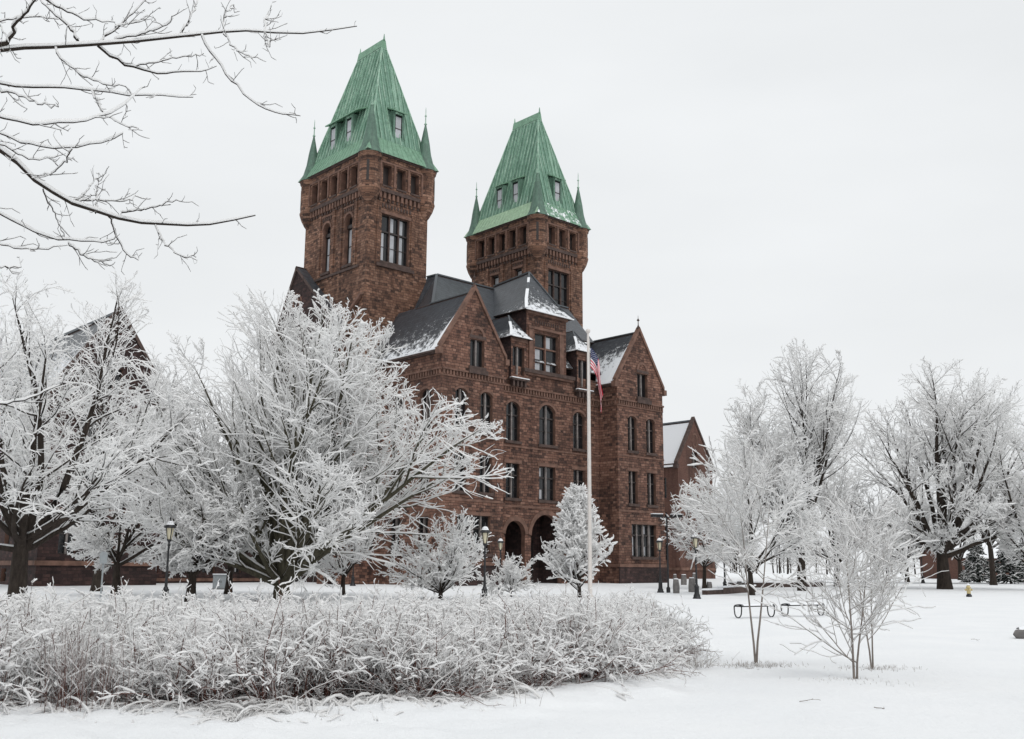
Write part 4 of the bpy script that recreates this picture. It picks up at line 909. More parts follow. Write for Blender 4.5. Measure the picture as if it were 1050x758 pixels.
make_tree('tree', foot(1062, 84), 'snowy tree cut off by the right edge of the picture', 27, 15, (0, 0, 8.6), (5.5, 5, 6.5), 2.5, .3, 13, 11, 7, 5, spread=(10, 70), snow=.036)
make_tree('tree', foot(930, 118), 'thin snowy tree at the back of the lawn, left of the oak trunk', 28, 12, (0, 0, 7.5), (6.5, 5, 5.2), 3.0, .22, 12, 10, 7, 5, spread=(20, 85), snow=.042, limb_up=.15)
make_tree('tree', foot(985, 135), 'far snowy tree seen behind the oak trunk', 29, 14, (0, 0, 8.5), (7.5, 6, 6.2), 3.0, .3, 12, 10, 7, 5, spread=(15, 80), snow=.048)
# saplings on the snow in the foreground
make_tree('sapling', foot(773, 18.7), 'slender two-stemmed sapling in front of the low benches', 31, 3.3, (.05, 0, 2.35), (1.25, 1.2, 1.25), 1.2, .030, 20, 6, 4, 0, spread=(34, 70), bark='bark_pale', snow=.0125, stems=2, leader=True, twig_r=.003, flare=1.1, limb_up=.5, t2=.15)
make_tree('sapling', foot(868, 16.0), 'low bushy sapling with pale forked stems nearest the camera', 32, 2.25, (-.05, 0, 1.2), (1.0, 1.0, 1.0), .3, .030, 27, 6, 3, 0, spread=(36, 74), bark='bark_pale', snow=.0085, stems=3, leader=True, twig_r=.0025, flare=1.1, limb_up=.4, t2=.15)
make_tree('sapling', foot(888, 17.9), 'thin upright sapling just behind the low bushy one', 33, 2.6, (.0, 0, 1.5), (.85, .9, 1.2), .5, .022, 16, 5, 3, 0, spread=(34, 70), bark='bark_pale', snow=.0085, stems=2, leader=True, twig_r=.0025, flare=1.1, limb_up=.5, t2=.15)

# ------------------------------------------------------------------ branches hanging in from a tree left of the camera
TR = [  # start width in px, points in picture columns/rows at their own distances, depth drift
 (4.2, [(-60, 62), (0, 50), (48, 48), (110, 46), (177, 39), (207, 35), (255, 31), (292, 34), (325, 36), (338, 31), (366, 27)], .5),
 (2.2, [(207, 37), (222, 63), (240, 87), (258, 105), (281, 116), (308, 119)], -.35),
 (2.6, [(100, 47), (122, 65), (140, 69), (166, 76), (200, 74), (222, 68)], .4), (1.3, [(140, 68), (174, 61), (209, 55)], .3),
 (1.8, [(57, 50), (70, 68), (85, 78), (107, 87), (129, 89)], -.3),
 (2.2, [(-50, 84), (0, 87), (37, 89), (63, 90), (96, 93), (148, 101), (185, 98), (198, 100)], -.4),
 (2.2, [(-50, 108), (0, 122), (44, 127), (78, 127), (111, 118), (137, 103), (146, 90)], .5), (1.3, [(93, 92), (107, 118), (122, 127), (142, 132)], -.3),
 (2.0, [(-50, 120), (0, 137), (37, 151), (74, 152), (107, 146), (126, 137)], -.5),
 (5.5, [(-60, 112), (0, 153), (22, 174), (44, 194), (74, 210), (107, 222), (155, 231), (207, 235), (236, 227), (262, 221)], .4),
 (1.4, [(81, 207), (122, 207), (144, 203)], .3), (1.4, [(125, 218), (155, 214), (181, 205)], -.3), (1.5, [(159, 231), (170, 251), (185, 264), (201, 264)], -.3),
 (2.6, [(-50, 190), (0, 218), (18, 231), (44, 240), (74, 249), (103, 251), (118, 245)], -.5), (1.5, [(111, 222), (120, 244), (129, 262), (142, 267)], .3), (1.3, [(70, 249), (89, 266), (113, 273)], .2),
 (2.6, [(100, 46), (122, 26), (151, 0), (165, -16)], .5), (4.0, [(7, 45), (22, 18), (37, 0), (46, -18)], -.4), (2.0, [(185, 36), (199, 11), (204, -8)], .3), (3.0, [(80, 42), (72, 28), (52, 11), (30, -12)], .3),
 (1.5, [(118, 41), (148, 35), (177, 24), (176, 17)], -.3), (1.3, [(118, 28), (144, 22), (153, 17)], .2), (1.5, [(229, 34), (229, 22), (232, 13), (240, 5)], .3), (1.5, [(229, 35), (240, 50), (259, 60)], -.2), (1.2, [(272, 33), (272, 22), (275, 13)], .2), (1.2, [(272, 34), (273, 42), (277, 48)], -.2),
 (2.2, [(30, -12), (62, 10), (85, 20), (118, 23)], .4), (2.2, [(-30, -10), (0, 28), (9, 44)], -.3), (1.6, [(-30, 30), (0, 22), (30, 16), (60, 20)], .3), (1.5, [(0, 92), (25, 100), (48, 109), (60, 110)], -.3),
 (1.4, [(74, 153), (66, 168), (52, 180), (38, 181)], .2), (1.6, [(-40, 230), (0, 252), (25, 257), (55, 253)], -.2), (1.4, [(44, 194), (54, 215), (62, 235), (66, 243)], .2), (1.5, [(-30, 140), (6, 150), (30, 166), (60, 160)], .4),
 (1.4, [(-40, 262), (0, 275), (22, 274)], .3), (2.6, [(-60, 425), (0, 414), (24, 411), (45, 404), (62, 395)], .2), (1.4, [(75, 209), (90, 196), (96, 184), (104, 185)], .2), (1.3, [(98, 219), (99, 204), (99, 190)], .2)]
rng = np.random.default_rng(77)
# the same kind of whips off to the left, outside the frame, and the trunk that carries them
lines = []; allp = []
for wpx, pts, drift in TR:
    p0 = np.array(pts[0], float); dep = 6.3
    if allp and pts[0][0] > -20:
        A = np.concatenate(allp); j = np.argmin(np.hypot(A[:, 0]-p0[0], A[:, 1]-p0[1])); dep = A[j, 2]
    elif pts[0][0] <= -20: dep = 6.0+rng.uniform(-.5, .9)
    q = np.array(pts, float); sgl = np.concatenate([[0], np.cumsum(np.hypot(*np.diff(q, axis=0).T))]); sN = np.linspace(0, sgl[-1], 16)
    xx = np.interp(sN, sgl, q[:, 0]); yy = np.interp(sN, sgl, q[:, 1])
    for _ in range(2): xx[1:-1] = (xx[:-2]+2*xx[1:-1]+xx[2:])/4; yy[1:-1] = (yy[:-2]+2*yy[1:-1]+yy[2:])/4
    dd = dep+drift*np.linspace(0, 1, 16)
    allp.append(np.stack([xx, yy, dd], 1)); W3 = np.array([at_depth(a, b_, c_) for a, b_, c_ in zip(xx, yy, dd)])
    W3[1:-1] += rng.normal(0, .006, (14, 3)); r0 = wpx/2/F_PX*dep*1.0
    lines.append((W3, np.linspace(r0, max(.0022, r0*.22), 16)))
P = np.array([l[0] for l in lines]); R = np.array([l[1] for l in lines])
W_ = Wood(off=(1.0, .62)); W_.add(P, R, 6, 'bark', (.0055, 1.0), 'crown')
p, d, t_, rr = kids(P, R, 7, .12, 1.0, 55, 18, rng, .3); L = rng.uniform(.05, .2, len(p))*(1.1-.5*t_)
P2 = grow(p, d, L, 5, .35, .12, rng); R2 = taper(L, 5, np.full(len(p), .0024), .0014); W_.add(P2, R2, 3, 'bark', (.0025, .4), 'crown')
p, d, t_, rr = kids(P2, R2, 2, .4, 1.0, 45, 15, rng, .3); L = rng.uniform(.02, .07, len(p)); P3 = grow(p, d, L, 4, .2, .1, rng); W_.add(P3, taper(L, 4, np.full(len(p), .0019), .0012), 3, 'bark', (.002, .4), 'crown')
# trunk and boughs outside the frame
tb = Vector((-5.6, 6.2, 0)); base = np.array([[tb.x, tb.y, -.2]])
tp = grow(base, np.array([[.05, 0, 1.0]]), np.array([7.5]), 10, .1, .03, rng); W_.add(tp, np.linspace(.24, .08, 10)[None], 12, 'bark', None, 'trunk')
st = np.array([l[0][0] for l in lines if l[0][0][0] < at_depth(-22, 100, 6.2).x]); n = len(st)
src = np.array([tp[0, int(np.clip(round((z-1.2)/7.7*9), 2, 8))] for z in st[:, 2]])
tt = np.linspace(0, 1, 8)[None, :, None]; PB_ = src[:, None]*(1-tt)+st[:, None]*tt; PB_[..., 2] += .25*np.sin(tt[..., 0]*np.pi); W_.add(PB_, np.repeat(np.linspace(.05, .017, 8)[None], n, 0), 8, 'bark', (.004, .5), 'crown')
own = empty('tree', (0, 0, 0), 0, 'dark bare branches dusted with snow reaching in from the upper left corner', 'tree')
link_obj('trunk', W_.mesh('trunk', 'trunk', rng), own); link_obj('branches', W_.mesh('branches', 'crown', rng), own)

# ------------------------------------------------------------------ shrub bed
def shrub_mass(name, pos, hts, seed, nst, nsh, ntw, snow, bark, lean=None, r0=.006, spreadv=.55, tw=.13, sh=.32):
    rng = np.random.default_rng(seed); W_ = Wood(); n = len(pos)
    base = np.repeat(pos, nst, 0)+np.concatenate([rng.normal(0, .09, (n*nst, 2)), np.zeros((n*nst, 1))], 1); hh = np.repeat(hts, nst)
    az = rng.uniform(0, 6.283, n*nst); tl = np.abs(rng.normal(0, spreadv, n*nst)); d = np.stack([np.cos(az)*np.sin(tl), np.sin(az)*np.sin(tl), np.cos(tl)], 1)
    if lean is not None: d = d+np.repeat(lean, nst, 0)
    L = hh*rng.uniform(.75, 1.12, n*nst); P = grow(base, d, L, 7, -.6, .15, rng); P[..., 2] = np.maximum(P[..., 2], .03)
    R = taper(L, 7, np.full(len(L), r0), r0*.5); bare = rng.random(len(P)) < .5; W_.add(P[bare], R[bare]*1.15, 4, bark, None); W_.add(P[~bare], R[~bare], 4, bark, (snow*.8, .3))
    p, d, t_, rr = kids(P, R, nsh, .3, 1, 48, 14, rng, .2); L2 = sh*rng.uniform(.5, 1.2, len(p)); P2 = grow(p, d, L2, 5, -.25, .24, rng); P2[..., 2] = np.maximum(P2[..., 2], .03); R2 = taper(L2, 5, np.full(len(p), r0*.55), r0*.35)
    sn = snow*1.0
    hi = P2[:, 2, 2] > np.repeat(np.repeat(hts, nst), nsh)*.42+.0*rng.random(len(P2))
    flag_ = np.repeat(np.repeat(rng.random(n) < .38, nst), nsh); hi = hi | flag_
    nb_ = rng.random(len(P2)) < .6; W_.add(P2[hi & nb_], R2[hi & nb_], 3, None, (sn*1.1, .3)); W_.add(P2[hi & ~nb_], R2[hi & ~nb_], 3, bark, (sn, .3)); W_.add(P2[~hi], R2[~hi], 3, bark, (sn*.25, .2))
    if ntw:
        p, d, t_, rr = kids(P2, R2, ntw, .25, 1, 45, 14, rng, .2); L3 = tw*rng.uniform(.5, 1.3, len(p)); P3 = grow(p, d, L3, 3, .0, .28, rng); P3[..., 2] = np.maximum(P3[..., 2], .03)
        R3 = np.full((len(p), 3), r0*.32); keep = rng.random(len(p)) < .8; lowm = (P3[:, 1, 2] < .34) & ~np.repeat(flag_, ntw)
        W_.add(P3[keep & ~lowm], R3[keep & ~lowm], 3, None, (sn*.9, .2)); W_.add(P3[keep & lowm], R3[keep & lowm], 3, bark, (sn*.2, .2))
    return W_.mesh(name, 'crown', rng)
rs = np.random.RandomState(9)
def bed_points(n, d0, d1, x0=-13, x1=3.25):
    out = []
    while len(out) < n:
        x = rs.uniform(x0, x1); y = float(bed_front(x))+rs.uniform(d0, d1)
        if y < 31 and abs(x/y) < .62: out.append((x, y, 0))
    return np.array(out)
def patchy(P_): return 1+.16*np.sin(P_[:, 0]*1.9+.7*np.sin(P_[:, 1]*1.3))+.12*np.sin(P_[:, 0]*4.3+P_[:, 1]*3.1)
pa = bed_points(240, .1, 2.6); ha = .92+rs.normal(0, .13, len(pa)); ha *= np.interp(pa[:, 0], [-9, 1.5, 4.6], [1, 1, .82])
ha = ha*patchy(pa)
pb = bed_points(250, 2.2, 13); hb = .95+rs.normal(0, .10, len(pb)); hb *= np.interp(pb[:, 0], [-9, 2.5, 4.6], [1, 1, .85])
hb = hb*(.5+.5*patchy(pb))
me = shrub_mass('shrub_bed', pa, ha, 1, 15, 8, 3, .0105, 'twig_red', sh=.23, tw=.085)
o = tag(link_obj('shrub_bed', me), 'front of the dense snow-laden shrub bed with reddish stems', 'shrubs', None, 'stuff')
me = shrub_mass('shrub_bed', pb, hb, 2, 10, 7, 3, .0140, 'twig_red', sh=.27, tw=.11)
o = tag(link_obj('shrub_bed', me), 'rear of the dense snow-laden shrub bed running back towards the flagpole', 'shrubs', None, 'stuff')
# arching grasses pressed down by snow along the front edge of the bed
n = 900; gx = rs.uniform(-9, 3.6, n); gy = np.array([float(bed_front(x)) for x in gx])+-.02-np.abs(rs.normal(0, .3, n)); ok = (gx/gy > -.6); pos = np.stack([gx, gy, np.zeros(n)], 1)[ok]
rng = np.random.default_rng(8); W_ = Wood(); base = np.repeat(pos, 5, 0)+rng.normal(0, .05, (len(pos)*5, 3))*[1, 1, 0]
az = np.repeat(rng.uniform(0, 6.283, len(pos)), 5)+rng.normal(0, .5, len(base)); d = np.stack([np.cos(az)*.8, np.sin(az)*.8, np.full(len(az), .75)], 1); L = rng.uniform(.16, .42, len(base)); L *= np.where(base[:, 1] > np.array([float(bed_front(x)) for x in base[:, 0]])-.22, 1.7, 1)
P = grow(base, d, L, 6, -1.5, .06, rng); P[..., 2] = np.maximum(P[..., 2], .02)+.01; W_.add(P, taper(L, 6, np.full(len(L), .0035), .0015), 3, 'straw', (.012, .3))
nb = 520; gx = rs.uniform(-8, .4, nb); gy = np.array([float(bed_front(x)) for x in gx])+rs.uniform(-.1, .35, nb); base = np.stack([gx, gy, np.zeros(nb)], 1)
az = rng.uniform(-2.7, -.45, nb); d = np.stack([np.cos(az)*.7, np.sin(az)*.7, np.full(nb, 1.0)], 1); L = rng.uniform(.4, .95, nb)*np.where(np.sin(gx*2.3)+np.sin(gx*5.1+1) > -.3, 1, .55); P = grow(base, d, L, 9, -2.3, .05, rng); P[..., 2] = np.maximum(P[..., 2], .02)
W_.add(P, taper(L, 9, np.full(nb, .004), .002), 3, 'straw', (.0125, .3)); p, d, t_, rr = kids(P, taper(L, 9, np.full(nb, .004), .002), 3, .3, 1, 35, 10, rng); L = rng.uniform(.08, .2, len(p)); P2 = grow(p, d, L, 4, -.6, .15, rng); P2[..., 2] = np.maximum(P2[..., 2], .02); W_.add(P2, taper(L, 4, np.full(len(p), .0025), .0015), 3, 'straw', (.011, .3))
tag(link_obj('flattened_grass', W_.mesh('flattened_grass', 'crown', rng)), 'snow-covered grass bent over along the front of the shrub bed', 'grass', None, 'stuff')
def clump(name, x, Y, label, seed, n, h_, spread, bark, snow, kidsn=2, r0=.003, cat='grass clump', group=None, droop=-.2, rad=None):
    rng = np.random.default_rng(seed); loc = foot(x, Y); W_ = Wood(); az = rng.uniform(0, 6.283, n); tl = np.abs(rng.normal(0, spread, n)); rx_, ry_ = rad or (.12+h_*.12, .08+h_*.08); b0 = np.stack([rng.normal(0, rx_, n), rng.normal(0, ry_, n), np.full(n, -.02)], 1)
    d = np.stack([np.cos(az)*np.sin(tl), np.sin(az)*np.sin(tl), np.cos(tl)], 1); L = h_*rng.uniform(.6, 1.1, n); P = grow(b0, d, L, 7, droop, .05, rng); P[..., 2] = np.maximum(P[..., 2], -.02); R = taper(L, 7, np.full(n, r0), r0*.5); W_.add(P, R, 4, bark, (snow, .2))
    if kidsn:
        p, d, t_, rr = kids(P, R, kidsn, .35, 1, 35, 12, rng); L2 = h_*.22*rng.uniform(.5, 1.2, len(p)); P2 = grow(p, d, L2, 4, .1, .1, rng); W_.add(P2, taper(L2, 4, np.full(len(p), r0*.6), r0*.4), 3, bark, (snow*1.2, .2))
    o = link_obj(name, W_.mesh(name, 'crown', rng), None, loc); return tag(o, label, cat, group)
clump('grass_clump', 92, 11.5, 'upright clump of reddish dry stems in front of the shrub bed at the left', 41, 95, .92, .16, 'twig_red', .0035, 3)
clump('shrub', 425, 12.9, 'pale frosted feathery shrub low in front of the middle of the bed', 42, 60, .75, .33, 'straw', .010, 9, cat='shrub')
clump('shrub', 40, 11.9, 'low pale twiggy shrub at the left end of the bed', 43, 40, .7, .4, 'straw', .010, 7, cat='shrub')
clump('grass_clump', 710, 18.2, 'small snowy grass clump alone on the snow right of the bed', 44, 60, .36, .5, 'straw', .006, 1, droop=-.7)
clump('grass_clump', 660, 16.6, 'flattened snowy grass clump at the lower right corner of the bed', 45, 70, .34, .7, 'straw', .008, 1, droop=-1.2)
clump('grass_clump', 612, 15.0, 'flattened snowy grass clump in front of the bed below the flagpole', 46, 70, .34, .75, 'straw', .008, 1, droop=-1.2)
clump('dead_stalks', 527, 12.3, 'few bare dead stalks standing in the snow in front of the bed', 47, 5, .36, .1, 'straw', .001, 0, r0=.002, cat='stalks')
clump('dead_stalks', 303, 11.8, 'thin dead stalks leaning at the front edge of the bed, below the big tree', 48, 9, .3, .25, 'straw', .0015, 1, r0=.002, cat='stalks')
clump('grass_clump', 773, 18.5, 'ring of snowy grass stubble round the foot of the two-stemmed sapling', 51, 260, .09, .9, 'straw', .0055, 0, droop=-.6, rad=(.30, .22))['kind'] = 'stuff'
clump('grass_clump', 868, 15.7, 'ring of snowy grass stubble round the foot of the low bushy sapling', 52, 260, .09, .9, 'straw', .0055, 0, droop=-.6, rad=(.30, .22))['kind'] = 'stuff'
clump('grass_clump', 895, 17.9, 'ring of snowy grass stubble round the foot of the thin upright sapling', 53, 260, .09, .9, 'straw', .0055, 0, droop=-.6, rad=(.30, .22))['kind'] = 'stuff'

# ------------------------------------------------------------------ far wood and conifers
rng = np.random.default_rng(3); W_ = Wood(); n = 330; xs_ = rng.uniform(-190, 330, n); ys_ = rng.uniform(210, 420, n); hh = rng.uniform(7, 13, n)
b0 = np.stack([xs_, ys_, np.interp(ys_, _ty, _tz)-.2], 1); P = grow(b0, np.tile([0, 0, 1.0], (n, 1)), hh, 6, .1, .05, rng); R = taper(hh, 6, np.full(n, .22), .05); W_.add(P, R, 5, 'bark', (.03, .2))
p, d, t_, rr = kids(P, R, 12, .15, 1, 50, 12, rng); L = np.repeat(hh, 12)*.42*(1.1-.6*t_); P2 = grow(p, d, L, 6, .3, .08, rng); R2 = taper(L, 6, np.full(len(p), .07), .03); W_.add(P2, R2, 4, 'bark', (.07, .3))
p, d, t_, rr = kids(P2, R2, 9, .15, 1, 48, 15, rng); L = rng.uniform(.7, 1.8, len(p)); P3 = grow(p, d, L, 4, .1, .1, rng); W_.add(P3, taper(L, 4, np.full(len(p), .03), .02), 3, 'bark', (.075, .2))
tag(link_obj('far_wood', W_.mesh('far_wood', 'crown', rng)), 'pale snowy wood along the horizon', 'wood', None, 'stuff')
def conifer(loc, H, seed, label):
    rng = np.random.default_rng(seed); W_ = Wood(); tp = grow(np.zeros((1, 3)), np.array([[0, 0, 1.0]]), np.array([H]), 8, 0, .01, rng); W_.add(tp, np.linspace(.14, .02, 8)[None], 8, 'bark', None, 'trunk')
    p, d, t_, rr = kids(tp, np.linspace(.14, .02, 8)[None], 90, .04, 1, 82, 8, rng, .6); L = (H*.42)*(1.03-t_); P1 = grow(p, d, L, 6, -.25, .05, rng); W_.add(P1, taper(L, 6, np.full(90, .05), .02), 4, 'needles', (.03, .3))
    p, d, t_, rr = kids(P1, taper(L, 6, np.full(90, .05), .02), 12, .1, 1, 50, 10, rng, .7); L = rng.uniform(.3, .7, len(p)); P2 = grow(p, d, L, 4, -.3, .08, rng); W_.add(P2, taper(L, 4, np.full(len(p), .09), .04), 4, 'needles', (.035, .3))
    root = empty('conifer', loc, 0, label, 'conifer', 'snowy conifers behind the oak'); link_obj('trunk', W_.mesh('trunk', 'trunk', rng), root); link_obj('crown', W_.mesh('crown', 'crown', rng), root)
conifer(foot(1004, 118), 4.6, 1, 'dark snowy conifer nearest the red house'); conifer(foot(1036, 112), 5.2, 2, 'dark snowy conifer between the leaning trunk and the right edge'); conifer(foot(1052, 120), 4.6, 3, 'dark snowy conifer at the right edge of the picture')
# far red house behind the oak
hp = foot(993, 150); hr = empty('house', hp, .3, 'small far red house seen behind the oak trunk', 'house'); mb = MB()
fr = Fr((-5, -4, 0), (1, 0, 0), (0, -1, 0)); hs = [hole(1, 2, 1, 2.4), hole(4.4, 5.6, .2, 2.4), hole(7.5, 8.6, 1, 2.4)]
wall(mb, fr, [(0, -.5), (10, -.5), (10, 3), (0, 3)], hs, 'brick', .15); fl = Fr((-5, 4, 0), (0, -1, 0), (-1, 0, 0)); wall(mb, fl, [(0, -.5), (8, -.5), (8, 3), (4, 5.6), (0, 3)], [], 'brick')
mb.box(-5, 5, 3.9, 4, -.5, 3, 'brick'); f5 = Fr((5, -4, 0), (0, 1, 0), (1, 0, 0)); wall(mb, f5, [(0, -.5), (8, -.5), (8, 3), (4, 5.6), (0, 3)], [], 'brick'); hw_ = mb.build('wall', hr)
for i, h in enumerate(hs): window(fr, h, hw_, seed=i, depth=.1)
rf = MB(); rf.slab([(-5.4, -4.4, 2.9), (5.4, -4.4, 2.9), (5.4, 0, 5.8), (-5.4, 0, 5.8)], .15, 'snow'); rf.slab([(-5.4, 0, 5.8), (5.4, 0, 5.8), (5.4, 4.4, 2.9), (-5.4, 4.4, 2.9)], .15, 'snow'); rf.build('roof', hr)

# ------------------------------------------------------------------ ploughed road at the back of the lawn
def strip(name, pts, wd, mat, lift, kind='structure'):
    vs = []; n = len(pts)
    for i, (x, y) in enumerate(pts):
        a = Vector(pts[max(0, i-1)]); c = Vector(pts[min(n-1, i+1)]); d = (c-a).normalized(); s_ = Vector((-d.y, d.x))
        for k in (-1, 1):
            X_, Y_ = x+s_.x*k*wd/2, y+s_.y*k*wd/2; vs.append((X_, Y_, terr(X_, Y_)+lift))
    mb = MB(); mb.add(vs, [(2*i, 2*i+2, 2*i+3, 2*i+1) for i in range(n-1)], mat); o = mb.build(name); o['kind'] = kind; return o
strip('road', [(30+k*3.0, 111.5+.1*math.sin(k)) for k in range(40)], 1.6, 'asphalt', .035)
mb = MB()
for k in range(10):
    X0 = 30+k*12
    mb.add([(X0, 109.6, .42), (X0+12, 109.6, .42), (X0+12, 110.2, .72+.05*math.sin(k)), (X0, 110.2, .72+.05*math.sin(k-1)), (X0+12, 110.7, .45), (X0, 110.7, .45)], [(0, 1, 2, 3), (3, 2, 4, 5)], 'snow')

# ------------------------------------------------------------------ lamp posts
def make_lamp(loc, label, H=3.7):
    root = empty('street_lamp', loc, 0, label, 'lamp post', 'black lantern lamp posts in the park')
    k = 1.0
    b_ = MB(); b_.lathe([(.24, -.05), (.24, .06), (.2, .1), (.19, .2), (.14, .3), (.13, .62), (.16, .66), (.11, .72), (.085, .8)], 'black', n=12); b_.build('base', root)
    p_ = MB(); p_.lathe([(.07, .78), (.065, 1.0), (.075, 1.04), (.055, 1.1), (.045, 2.55), (.07, 2.6), (.04, 2.66), (.05, 2.74), (.11, 2.82), (.12, 2.86)], 'black', n=10); p_.build('pole', root)
    g_ = MB(); g_.lathe([(.09, 2.86), (.13, 3.05), (.165, 3.3), (.17, 3.38)], 'lampglass', n=8, smooth=False)
    lan = g_.build('lamp_shade', root)
    c_ = MB()
    for i in range(4):
        a = math.pi/4+i*math.pi/2; c_.beam((.1*math.cos(a), .1*math.sin(a), 2.85), (.2*math.cos(a), .2*math.sin(a), 3.38), .04, .03, 'black')
    c_.lathe([(.205, 3.36), (.27, 3.38), (.26, 3.43), (.16, 3.52), (.13, 3.6), (.06, 3.66), (.03, 3.72), (.045, 3.76), (.01, 3.86)], 'black', n=12); c_.build('cap', root)
    s_ = MB(); s_.lathe([(.19, 3.5), (.15, 3.56), (.12, 3.63), (.04, 3.68)], 'snow', n=10); s_.build('snow_cap', root)
    return root
lamp0 = make_lamp(foot(171, 46), 'black lamp post with a cream glass lantern at the left, under the big trees')
for x, Y, lb in ((497, 50, 'black lamp post left of the arched porch, standing behind the middle of the bed'), (362, 84, 'black lamp post behind the trunks of the big spreading tree'), (677, 71, 'black lamp post in front of the ground-floor window of the right pavilion'),
                 (714, 59, 'black lamp post nearest the right end of the bed, its foot clear on the snow'), (743, 71, 'black lamp post half hidden in the branches right of the clear one'), (513, 76, 'black lamp post with a snowy cap beside the left porch arch'),
                 (946, 112, 'far black lamp post just left of the oak trunk'), (929, 128, 'farthest black lamp post left of the oak trunk')):
    c = copy_tree(lamp0); c.location = foot(x, Y); c['label'] = lb
# tall pole with two box lights
root = empty('light_pole', foot(685, 71), .25, 'tall black pole with two flat box lights at the corner of the right pavilion', 'light pole'); mb = MB(); mb.lathe([(.14, -.05), (.14, .3), (.07, .4), (.055, 5.0), (.05, 5.1)], 'black', n=10); mb.beam((-.75, 0, 5.05), (.6, 0, 5.05), .07, .07, 'black'); mb.build('pole', root)
for s_ in (-1, 1):
    mb = MB(); mb.box(-.38+s_*.72, .38+s_*.72, -.2, .2, 5.08, 5.28, 'black'); mb.box(-.38+s_*.72, .38+s_*.72, -.2, .2, 5.28, 5.33, 'snow'); mb.build('light_head', root)

# ------------------------------------------------------------------ flagpole and flag
FY = 56.0; fp = foot(605, FY); ftop = top_h(602.5, 342, FY)
root = empty('flagpole', fp, 0, 'tall pale flagpole in front of the arched porch', 'flagpole'); mb = MB(); mb.lathe([(.18, -.1), (.18, .2), (.12, .3), (.105, ftop*.4), (.065, ftop-.2), (.05, ftop)], 'cream_pole', n=14); mb.build('pole', root)
mb = MB(); mb.lathe([(.05, ftop), (.1, ftop+.03), (.14, ftop+.12), (.13, ftop+.2), (.05, ftop+.26), (.005, ftop+.28)], 'cream_pole', n=12); mb.build('finial', root)
mb = MB(); mb.beam((.1, -.09, 1.0), (.085, -.02, ftop-.3), .015, .015, 'white'); mb.build('halyard', root)
def flagpt(s, t):   # s 0..1 down the hoist, t 0..1 along the fly; the cloth hangs limp in folds
    fly, hoist = 3.3, 1.15
    x = .05+.62*(1-math.exp(-4*t))*(1-.15*s)+.10*math.sin(2.2*t*3.14+s*2)*t
    z = -hoist*s*(1-.12*t)-fly*(.83*t-.15*t*(1-t)); y = .16*math.sin(6.283*(1.5*s+.9*t))*min(1, 3*t)+.05*math.sin(6.283*(3.2*s-1.3*t))*t
    return Vector((x*(1-.18*math.sin(3.14*s)*t), y, z))
nt_, ns_ = 46, 52; mb = MB(); vs = [flagpt(j/ns_, i/nt_) for i in range(nt_+1) for j in range(ns_+1)]
for mat in ('red', 'flagwhite', 'blue'):
    fs = []
    for i in range(nt_):
        for j in range(ns_):
            s_i = int(j/ns_*13); cm = 'blue' if (i < nt_*.24 and s_i < 7) else ('red' if s_i % 2 == 0 else 'flagwhite')
            if cm == mat: a = i*(ns_+1)+j; fs.append((a, a+ns_+1, a+ns_+2, a+1))
    mb.add(vs, fs, mat, True)
for r_ in range(9):
    for c_ in range(6 if r_ % 2 == 0 else 5):
        t0_ = (.24/12)*(1+2*c_+(r_ % 2)); s0_ = (7/13/10)*(r_+1); pts = []
        for k in range(10):
            a = math.pi*k/5; rr_ = .012 if k % 2 == 0 else .005; pts.append((s0_-rr_*1.3*math.cos(a), t0_+rr_*.8*math.sin(a)))
        c3 = flagpt(s0_, t0_); dn = (flagpt(s0_+.01, t0_)-c3).cross(flagpt(s0_, t0_+.01)-c3).normalized()
        for sg in (-.006, .006): mb.add([flagpt(*q)+dn*sg for q in pts], [tuple(range(10))], 'flagwhite')
fl = mb.build('flag', None, (fp.x+.08, fp.y-.05, fp.z+ftop-.8)); tag(fl, 'limp striped flag hanging beside the pale flagpole', 'flag')

